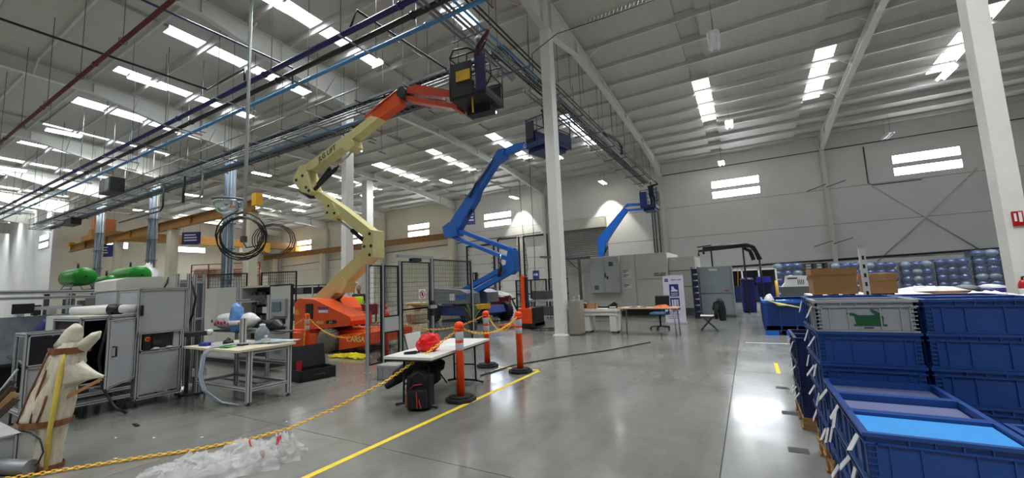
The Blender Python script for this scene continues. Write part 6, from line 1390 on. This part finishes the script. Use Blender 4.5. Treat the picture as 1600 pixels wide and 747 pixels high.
# blue pallet box
t=thing('pallet_box','large blue plastic pallet box with light blue feet in the aisle','pallet box',(.78,13.9,0)); M_pb=mat('palletbox_blue',(20,60,130),.45,var=.1,scale=3); M_pf=mat('palletbox_foot',(18,96,190),.45,var=.08)
x,y=.52,1.05
m=MB(); m.b2((-x,-y,.14),(x,y,.18))
for a,b in(((-x,-y),(x,-y+.03)),((-x,y-.03),(x,y)),((-x,-y),(-x+.03,y)),((x-.03,-y),(x,y))): m.b2((*a,.16),(*b,.88))
m.build('walls',M_pb,t); m=MB()
for a,b in(((-x-.02,-y-.02),(x+.02,-y+.03)),((-x-.02,y-.03),(x+.02,y+.02)),((-x-.02,-y),(-x+.03,y)),((x-.03,-y),(x+.02,y))): m.b2((*a,.84),(*b,.9))
m.build('rim',M_pf,t); r=MB()
for k in range(14):
    z=.26+.04*k; r.b2((-x+.1,-y-.015,z),(x-.1,-y,z+.012)); r.b2((-x-.015,-y+.1,z),(-x,y-.1,z+.012))
for q in(-x,-.17,.17,x-.03): r.b2((q,-y-.02,.16),(q+.03,-y,.84))
for q in(-y,-.5,0,.5,y-.03): r.b2((-x-.02,q,.16),(-x,q+.03,.84))
r.build('ribs',M_pb,t)
for q in(-x,-.06,x-.3):
    MB().b2((q,-y,0),(q+.3 if q!=-.06 else .06,y,.16)).build('foot',M_pf,t)
MB().b2((-x,-y,.13),(x,-y+.02,.24)).build('foot_rail',M_pf,t)
MB().grid(crumple(0,0,.46,.95,.14,44),20,24,False).build('white_fill',M_film,t).location=(0,0,.72)
t2=thing('white_sack','white sack tip poking out of the blue pallet box','sack',(.42,13.2,.74)); m=MB(); m.tube([(0,0,0),(0,0,.15),(.02,0,.28),(.05,0,.32)],[.14,.13,.07,.02],12); o=m.build('sack',M_bagw,t2); MB().tube([(-.02,-.13,.05),(.0,-.11,.15)],.01,5).build('fold',M_white,t2)
o=MB().tube([(.33,12.84,.93),(.5,12.82,.86),(.62,12.81,.8),(.8,12.81,.78),(1.05,12.81,.72)],[.012,.012,.05,.02,.02],6).build('yellow_strap',mat('strap_pale',(226,214,130),.5,var=.1),None,(.6,12.82,.8),world=True); tag(o,'pale yellow strap hanging on the front of the blue pallet box','strap')
# far wrapped loads of blue jugs
M_jug=mat('jug_blue',(24,58,124),.12,var=.25,scale=2,coat=.5); M_jcl=mat('jug_greyblue',(120,140,160),.15,var=.2,scale=2)
jm=MB(); jm.lathe([(.03,-.25),(.08,-.24),(.12,-.2),(.2,-.16),(.205,-.05),(.19,0),(.205,.05),(.2,.22),(.05,.24)],(0,0,0),14,'y'); jmesh=[jm.mesh('water_jug',M_jug),jm.mesh('water_jug',M_jcl)]
M_wrapf=mat('stretch_film',(200,210,220),.12,var=0,alpha=.12,bump=.6,bscale=10)
def jugload(label,x0,x1,y,h,layers,cols,group='wrapped jug pallets'):
    t=thing('wrapped_pallet',label,'pallet load',((x0+x1)/2,y,0),group=group); w_=(x1-x0)/2
    for k in range(5): MB().b2((-w_+k*2*w_/5+.02,-.5,.1),(-w_+(k+1)*2*w_/5-.02,.5,.13)).build('pallet_board',M_wood,t)
    for yy in(-.44,0,.44): MB().b2((-w_,yy-.05,0),(w_,yy+.05,.1)).build('pallet_runner',M_wood,t)
    MB().b2((-w_+.05,-.2,.14),(w_-.05,.5,h-.02)).build('rear_jugs',mat('jug_mass',(24,48,104),.3,var=.4,scale=5),t)
    dz=(h-.14)/layers; dx=2*w_/cols
    for l in range(layers):
        for c in range(cols):
            o=bpy.data.objects.new('water_jug',jmesh[1 if random.random()<.18 else 0]); COL.objects.link(o); o.parent=t
            s=min(dx/.42,dz/.42); o.scale=(dx/.42,1,dz/.42); o.location=(-w_+(c+.5)*dx,-.34,.14+(l+.5)*dz)
        MB().b2((-w_,-.55,.14+l*dz-.012),(w_,.5,.14+l*dz+.006)).build('layer_sheet',mat('layer_blue',(26,50,110),.4,var=.2),t)
    m=MB(); m.quad((-w_-.02,-.62,.12),(w_+.02,-.62,.12),(w_+.02,-.62,h),(-w_-.02,-.62,h)); m.quad((-w_-.02,-.62,.12),(-w_-.02,.55,.12),(-w_-.02,.55,h),(-w_-.02,-.62,h)); m.quad((w_+.02,-.62,.12),(w_+.02,.55,.12),(w_+.02,.55,h),(w_+.02,-.62,h)); m.build('stretch_wrap',M_wrapf,t)
    return t
jugload('wrapped pallet of blue jugs left of the dark pallet stack',1.3,2.7,29,2.2,5,3)
jugload('wrapped pallet of blue jugs right of the dark pallet stack, behind the boxes',4.0,5.3,29,2.05,5,3)
jugload('wrapped pallet of blue jugs behind the smaller cardboard box',5.45,6.75,29,2.0,5,3)
jugload('wrapped pallet of blue jugs, third from the dark pallet stack',6.9,8.1,29,1.95,5,3)
jugload('wrapped pallet of blue jugs, fourth from the dark pallet stack',8.2,9.4,29,2.0,5,3)
jugload('tallest wrapped pallet of blue jugs just left of the column',9.55,10.9,29,2.35,6,3)
jugload('high stacked wrapped jugs seen right of the column',13.2,14.6,30,3.4,8,3)
jugload('wrapped jug pallet hidden partly by the column',11.2,12.8,29,2.3,6,3)
t=thing('pallet_stack_base','low wooden skid under the dark pallet stack','skid',(3.3,29,0)); MB().b2((-.6,-.5,.06),(.6,.5,.08)).build('deck',M_wood,t)
for q in(-.4,0,.4): MB().b2((-.6,q-.04,0),(.6,q+.04,.06)).build('runner',M_wood,t)
M_dp=mat('pallet_dark',(52,46,44),.6,var=.12)
dpm=None
for k in range(14):
    m=None
    if dpm is None:
        m=MB(); m.b2((-.6,-.5,.1),(.6,.5,.135)); 
        for x in(-.5,0,.5): m.b2((x-.08,-.5,.0),(x+.08,.5,.1))
        dpm=m.mesh('dark_pallet',M_dp)
    o=bpy.data.objects.new('dark_pallet',dpm); COL.objects.link(o); o.location=(3.3,29,.08+.145*k); tag(o,'dark empty pallet in the stack between the wrapped jugs, %s from the bottom'%['first','second','third','fourth','fifth','sixth','seventh','eighth','ninth','tenth','eleventh','twelfth','thirteenth','fourteenth'][k],'pallet','stacked dark pallets')
# middle-distance loads right of the boxes
t=thing('sheet_load','low pallet load of layered cardboard sheets under clear film','pallet load',(3.8,14,0)); MB().b2((-.6,-.5,.0),(.6,.5,.12)).build('pallet',M_wood,t)
for k in range(8): MB().b2((-.58+.01*(k%3),-.48,.12+.115*k),(.58-.015*(k%2),.48,.225+.115*k)).build('sheet_layer',M_card if k%2 else M_film,t)
MB().grid(crumple(0,0,.62,.5,.12,51),18,16,False).build('film_top',M_film,t).location=(0,0,1.03)
t=thing('bag_load','pallet of grey bags with a white label under clear film','pallet load',(5.3,15.2,0)); MB().b2((-.7,-.5,.0),(.7,.5,.12)).build('pallet',M_wood,t)
for k in range(5):
    for c in(-1,0,1): MB().ball((c*.44,-.1,.25+.19*k),(.25,.4,.11),10,6).build('grey_bag',M_dgalv if (k+c)%2 else M_film,t)
MB().b2((-.15,-.52,.75),(.15,-.5,1.0)).build('label_sheet',M_white,t)
t=thing('blue_tub','wide violet-blue tub on a pallet before the column','tub',(5.35,13.6,0)); MB().b2((-.6,-.4,0),(.6,.4,.13)).build('pallet',M_wood,t); m=MB(); m.prism([(-.5,.13),(.5,.13),(.6,1.02),(-.6,1.02)],-.4,-.37,'xz'); m.prism([(-.5,.13),(.5,.13),(.6,1.02),(-.6,1.02)],.37,.4,'xz'); m.b2((-.5,-.38,.13),(.5,.38,.16)); m.prism([(-.5,.13),(-.48,.13),(-.58,1.02),(-.6,1.02)],-.4,.4,'xz'); m.prism([(.5,.13),(.48,.13),(.58,1.02),(.6,1.02)],-.4,.4,'xz'); m.build('tub',mat('tub_violet',(40,36,130),.4,var=.1),t); MB().tube([(-.6,-.4,1.03),(.6,-.4,1.03),(.6,.4,1.03),(-.6,.4,1.03)],.03,6,close=True).build('rim',mat('tub_violet',(40,36,130),.4,var=.1),t); MB().b2((-.1,-.405,.85),(.1,-.4,.98)).build('label_card',M_white,t)
t=thing('film_load','pile of clear plastic film on a pallet beside the column foot','plastic film',(3.9,11.2,0)); MB().b2((-.5,-.4,0),(.5,.4,.12)).build('pallet',M_wood,t); MB().b2((-.48,-.38,.12),(.48,.38,.95)).build('wrapped_block',M_film,t); MB().grid(crumple(0,0,.52,.42,.2,61),20,18,False).build('film_top',M_film,t).location=(0,0,.93)
# extinguisher and its sign on column
cx_,cy_=FR[8]+BAY,12.35
t=thing('fire_extinguisher','red fire extinguisher hung on the column behind the crates','extinguisher',(cx_-.1,cy_-.29,.85)); M_fe=mat('extinguisher_red',(170,18,22),.3,var=.05)
MB().lathe([(.06,0),(.07,.02),(.07,.34),(.05,.4),(.025,.43)],n=16).build('cylinder',M_fe,t); MB().tube([(0,0,.43),(0,0,.48),(.06,0,.5)],.02,8).build('valve',M_black,t); MB().tube([(.03,-.02,.46),(.09,-.04,.35),(.08,-.06,.12)],.012,6).build('hose',M_black,t); MB().lathe([(.0705,.1),(.0715,.11),(.0715,.25),(.0705,.26)],n=16).build('label_band',M_white,t); MB().b2((-.03,.06,.2),(.03,.1,.3)).build('wall_hook',M_dark,t)
t=thing('extinguisher_sign','small red extinguisher sign on the column','sign',(cx_+.02,cy_-.2,2.35)); MB().b2((-.08,-.012,0),(.08,0,.3)).build('panel',M_fe,t); MB().b2((-.05,-.016,.1),(-.015,-.012,.26)).build('pictogram',M_white,t); MB().b2((.015,-.016,.08),(.06,-.012,.28)).build('pictogram',M_white,t)
# aisle end: drums, bins, rack
t=thing('blue_drum','tall dark blue plastic drum behind the pallet box','drum',(-.08,20.6,0)); M_dr=mat('drum_blue',(24,24,104),.4,var=.1); pr=[(.2,0),(.26,.03)]
for k in range(9): pr+= [(.285-.004*abs(k-4),.1+.14*k),(.275-.004*abs(k-4),.15+.14*k)]
pr+=[(.25,1.42),(.2,1.47),(.02,1.48)]; MB().lathe(pr,n=20).build('shell',M_dr,t); MB().lathe([(.27,1.36),(.285,1.38),(.27,1.41)],n=20).build('ring',M_dark,t)
t=thing('wheeled_bin','dark blue wheeled bin with bright violet lid beside the drum','bin',(.55,21,0)); m=MB(); m.prism([(-.2,.08),(.2,.08),(.27,1.25),(-.27,1.25)],-.25,.25,'xz'); m.build('body',M_cn,t); MB().prism([(-.29,1.25),(.29,1.25),(.25,1.5),(-.25,1.5)],-.27,.27,'xz').build('lid',mat('lid_violet',(70,66,220),.35,var=.05),t); MB().tube([(-.22,.24,.1),(.22,.24,.1)],.1,12).build('wheel_axle',M_black,t)
t=thing('dark_rack','low dark storage rack along the rear wall behind the drums','rack',(.2,26,0)); MB().b2((-1.3,.0,.1),(1.1,.6,.16)).build('shelf',M_dark,t); MB().b2((-1.3,.0,1.84),(1.1,.6,1.9)).build('shelf',M_white,t); MB().b2((-1.3,.55,.1),(1.1,.6,1.9)).build('back_panel',mat('rack_dark',(42,40,42),.7,var=.15),t)
for x in(-1.28,-.5,.3,1.08): MB().b2((x-.04,0,0),(x+.04,.06,1.9)).build('upright',M_white if x>-1 else M_dark,t)
for x in(-.9,-.1,.7): MB().b2((x-.3,.1,.16),(x+.3,.5,1.0)).build('stored_box',M_cn,t)
MB().bar((-.75,-.02,1.0),(-.68,-.02,2.0),.05,.03).build('orange_strip',mat('strip_orange',(200,120,50),.5),t)
t=thing('machine_cover','white moulded machine cover on top of the jug pallet front','cover',(1.9,24,0)); MB().b2((-.6,-.3,0),(.6,.3,.95)).build('stand',M_dgalv,t); m=MB(); m.prism([(-.55,.95),(.55,.95),(.45,1.3),(.5,1.45),(-.1,1.5),(-.35,1.45),(-.4,1.15)],-.3,.3,'xz'); m.build('cover',M_white,t); MB().b2((-.3,-.31,1.32),(.1,-.3,1.38)).build('grip_slot',M_dark,t)
for k in range(4): MB().b2((.1+.07*k,-.31,1.05),(.13+.07*k,-.3,1.28)).build('vent_slot',M_dark,t)
t=thing('yellow_post','thin yellow guard post beside the wheeled bin','post',(1.05,22,0)); MB().tube([(0,0,0),(0,0,1.3)],.05,10).build('post',M_yellow,t); MB().b2((-.1,-.1,0),(.1,.1,.015)).build('base_plate',M_yellow,t)
# far storage behind the orange lift
t=thing('storage_rack','long dark storage rack full of black bins behind the orange lift','rack',(-16.3,11.2,0),R(30)); 
for z in(.5,1.1,1.6,1.95): MB().b2((-1.5,-.3,z-.03),(1.6,.3,z)).build('shelf',M_dark,t)
for x in(-1.5,0,1.55): MB().b2((x,-.3,0),(x+.06,-.24,2.0)).build('upright',M_alu,t); MB().b2((x,.24,0),(x+.06,.3,2.0)).build('upright',M_alu,t)
for z in(.5,1.1,1.6):
    for k in range(8): MB().b2((-1.42+.37*k,-.28,z),(-1.1+.37*k,.2,z+.25)).build('bin',M_black if (k+int(z*10))%3 else M_dgalv,t)
t=thing('storage_rack','red wire rack with cream rolls below the crane post','rack',(-31.9,15.0,0),R(30)); M_rr=mat('rack_red',(150,66,50),.6,var=.1)
for x in(-2.4,-1.2,0,1.2,2.4): MB().b2((x-.03,-.03,0),(x+.03,.03,3.9)).build('upright',M_rr,t)
for z in(3.0,3.45,3.88): MB().b2((-2.4,-.03,z),(2.4,.03,z+.05)).build('rail',M_rr,t)
for k in range(6): MB().lathe([(.05,-.35),(.3,-.33),(.3,.33),(.05,.35)],(-2+.75*k,.4,3.35),12,'x').build('roll',mat('roll_cream',(206,170,140),.7,var=.15),t)
MB().b2((-2.5,.05,0),(2.5,.8,3.0)).build('rack_body',M_offw,t)
t=thing('white_cover','white draped machine beyond the green tanks','machine',(-33.5,11.1,0)); MB().grid(crumple(0,0,1.0,.8,1.2,71),18,16,True).build('drape',M_white,t).location=(0,0,2.8); MB().b2((-.8,-.6,0),(.8,.6,2.85)).build('body',M_offw,t)
t=thing('cream_drum_stack','cream drums with a ladder rail behind the orange lift','drums',(-9.1,9.75,0))
for k in range(2): MB().lathe([(.3,.02+.55*k),(.32,.05+.55*k),(.32,.25+.55*k),(.335,.27+.55*k),(.32,.29+.55*k),(.32,.5+.55*k),(.3,.53+.55*k)],n=18).build('drum',mat('drum_cream',(206,196,160),.5,var=.08),t)
MB().b2((-.4,-.3,1.1),(.4,.3,1.16)).build('board',M_cream,t)
t=thing('red_toolbox','red toolbox on a stand behind the orange lift','toolbox',(-11.9,10.2,0)); MB().b2((-.35,-.2,.75),(.35,.2,1.12)).build('box',M_rc,t); MB().tube([(-.15,0,1.12),(-.1,0,1.18),(.1,0,1.18),(.15,0,1.12)],.014,6).build('handle',M_black,t)
for x in(-.3,.3):
    for y in(-.15,.15): MB().b2((x-.02,y-.02,0),(x+.02,y+.02,.75)).build('stand_leg',M_dark,t)
t=thing('green_plant','spiky green plant behind the mesh fence','plant',(-9.0,12.6,0)); M_lf=mat('leaf_green',(96,140,70),.6,var=.2)
MB().lathe([(.14,0),(.18,.3),(.19,.31),(.16,.29)],n=14).build('pot',M_dgalv,t)
for k in range(22):
    a=random.uniform(0,6.28); h=random.uniform(.5,.95); r=random.uniform(.15,.4); m=MB(); m.tube([(0,0,.28),(r*.5*math.cos(a),r*.5*math.sin(a),.28+h*.6),(r*math.cos(a),r*math.sin(a),.28+h*.9)],[.018,.014,.003],4); m.build('leaf',M_lf,t)
t=thing('machine_bank','bank of dark grey machines behind the mesh gate','machine',(-14.2,19.5,0)); MB().b2((-1.6,-.5,.1),(1.6,.6,1.5)).build('body',M_dgalv,t)
for k in range(5): MB().b2((-1.5+.62*k,-.53,.3),(-.98+.62*k,-.5,1.35)).build('door',M_dark,t)
MB().b2((-1.7,-.55,0),(1.7,.65,.1)).build('plinth',M_dark,t)
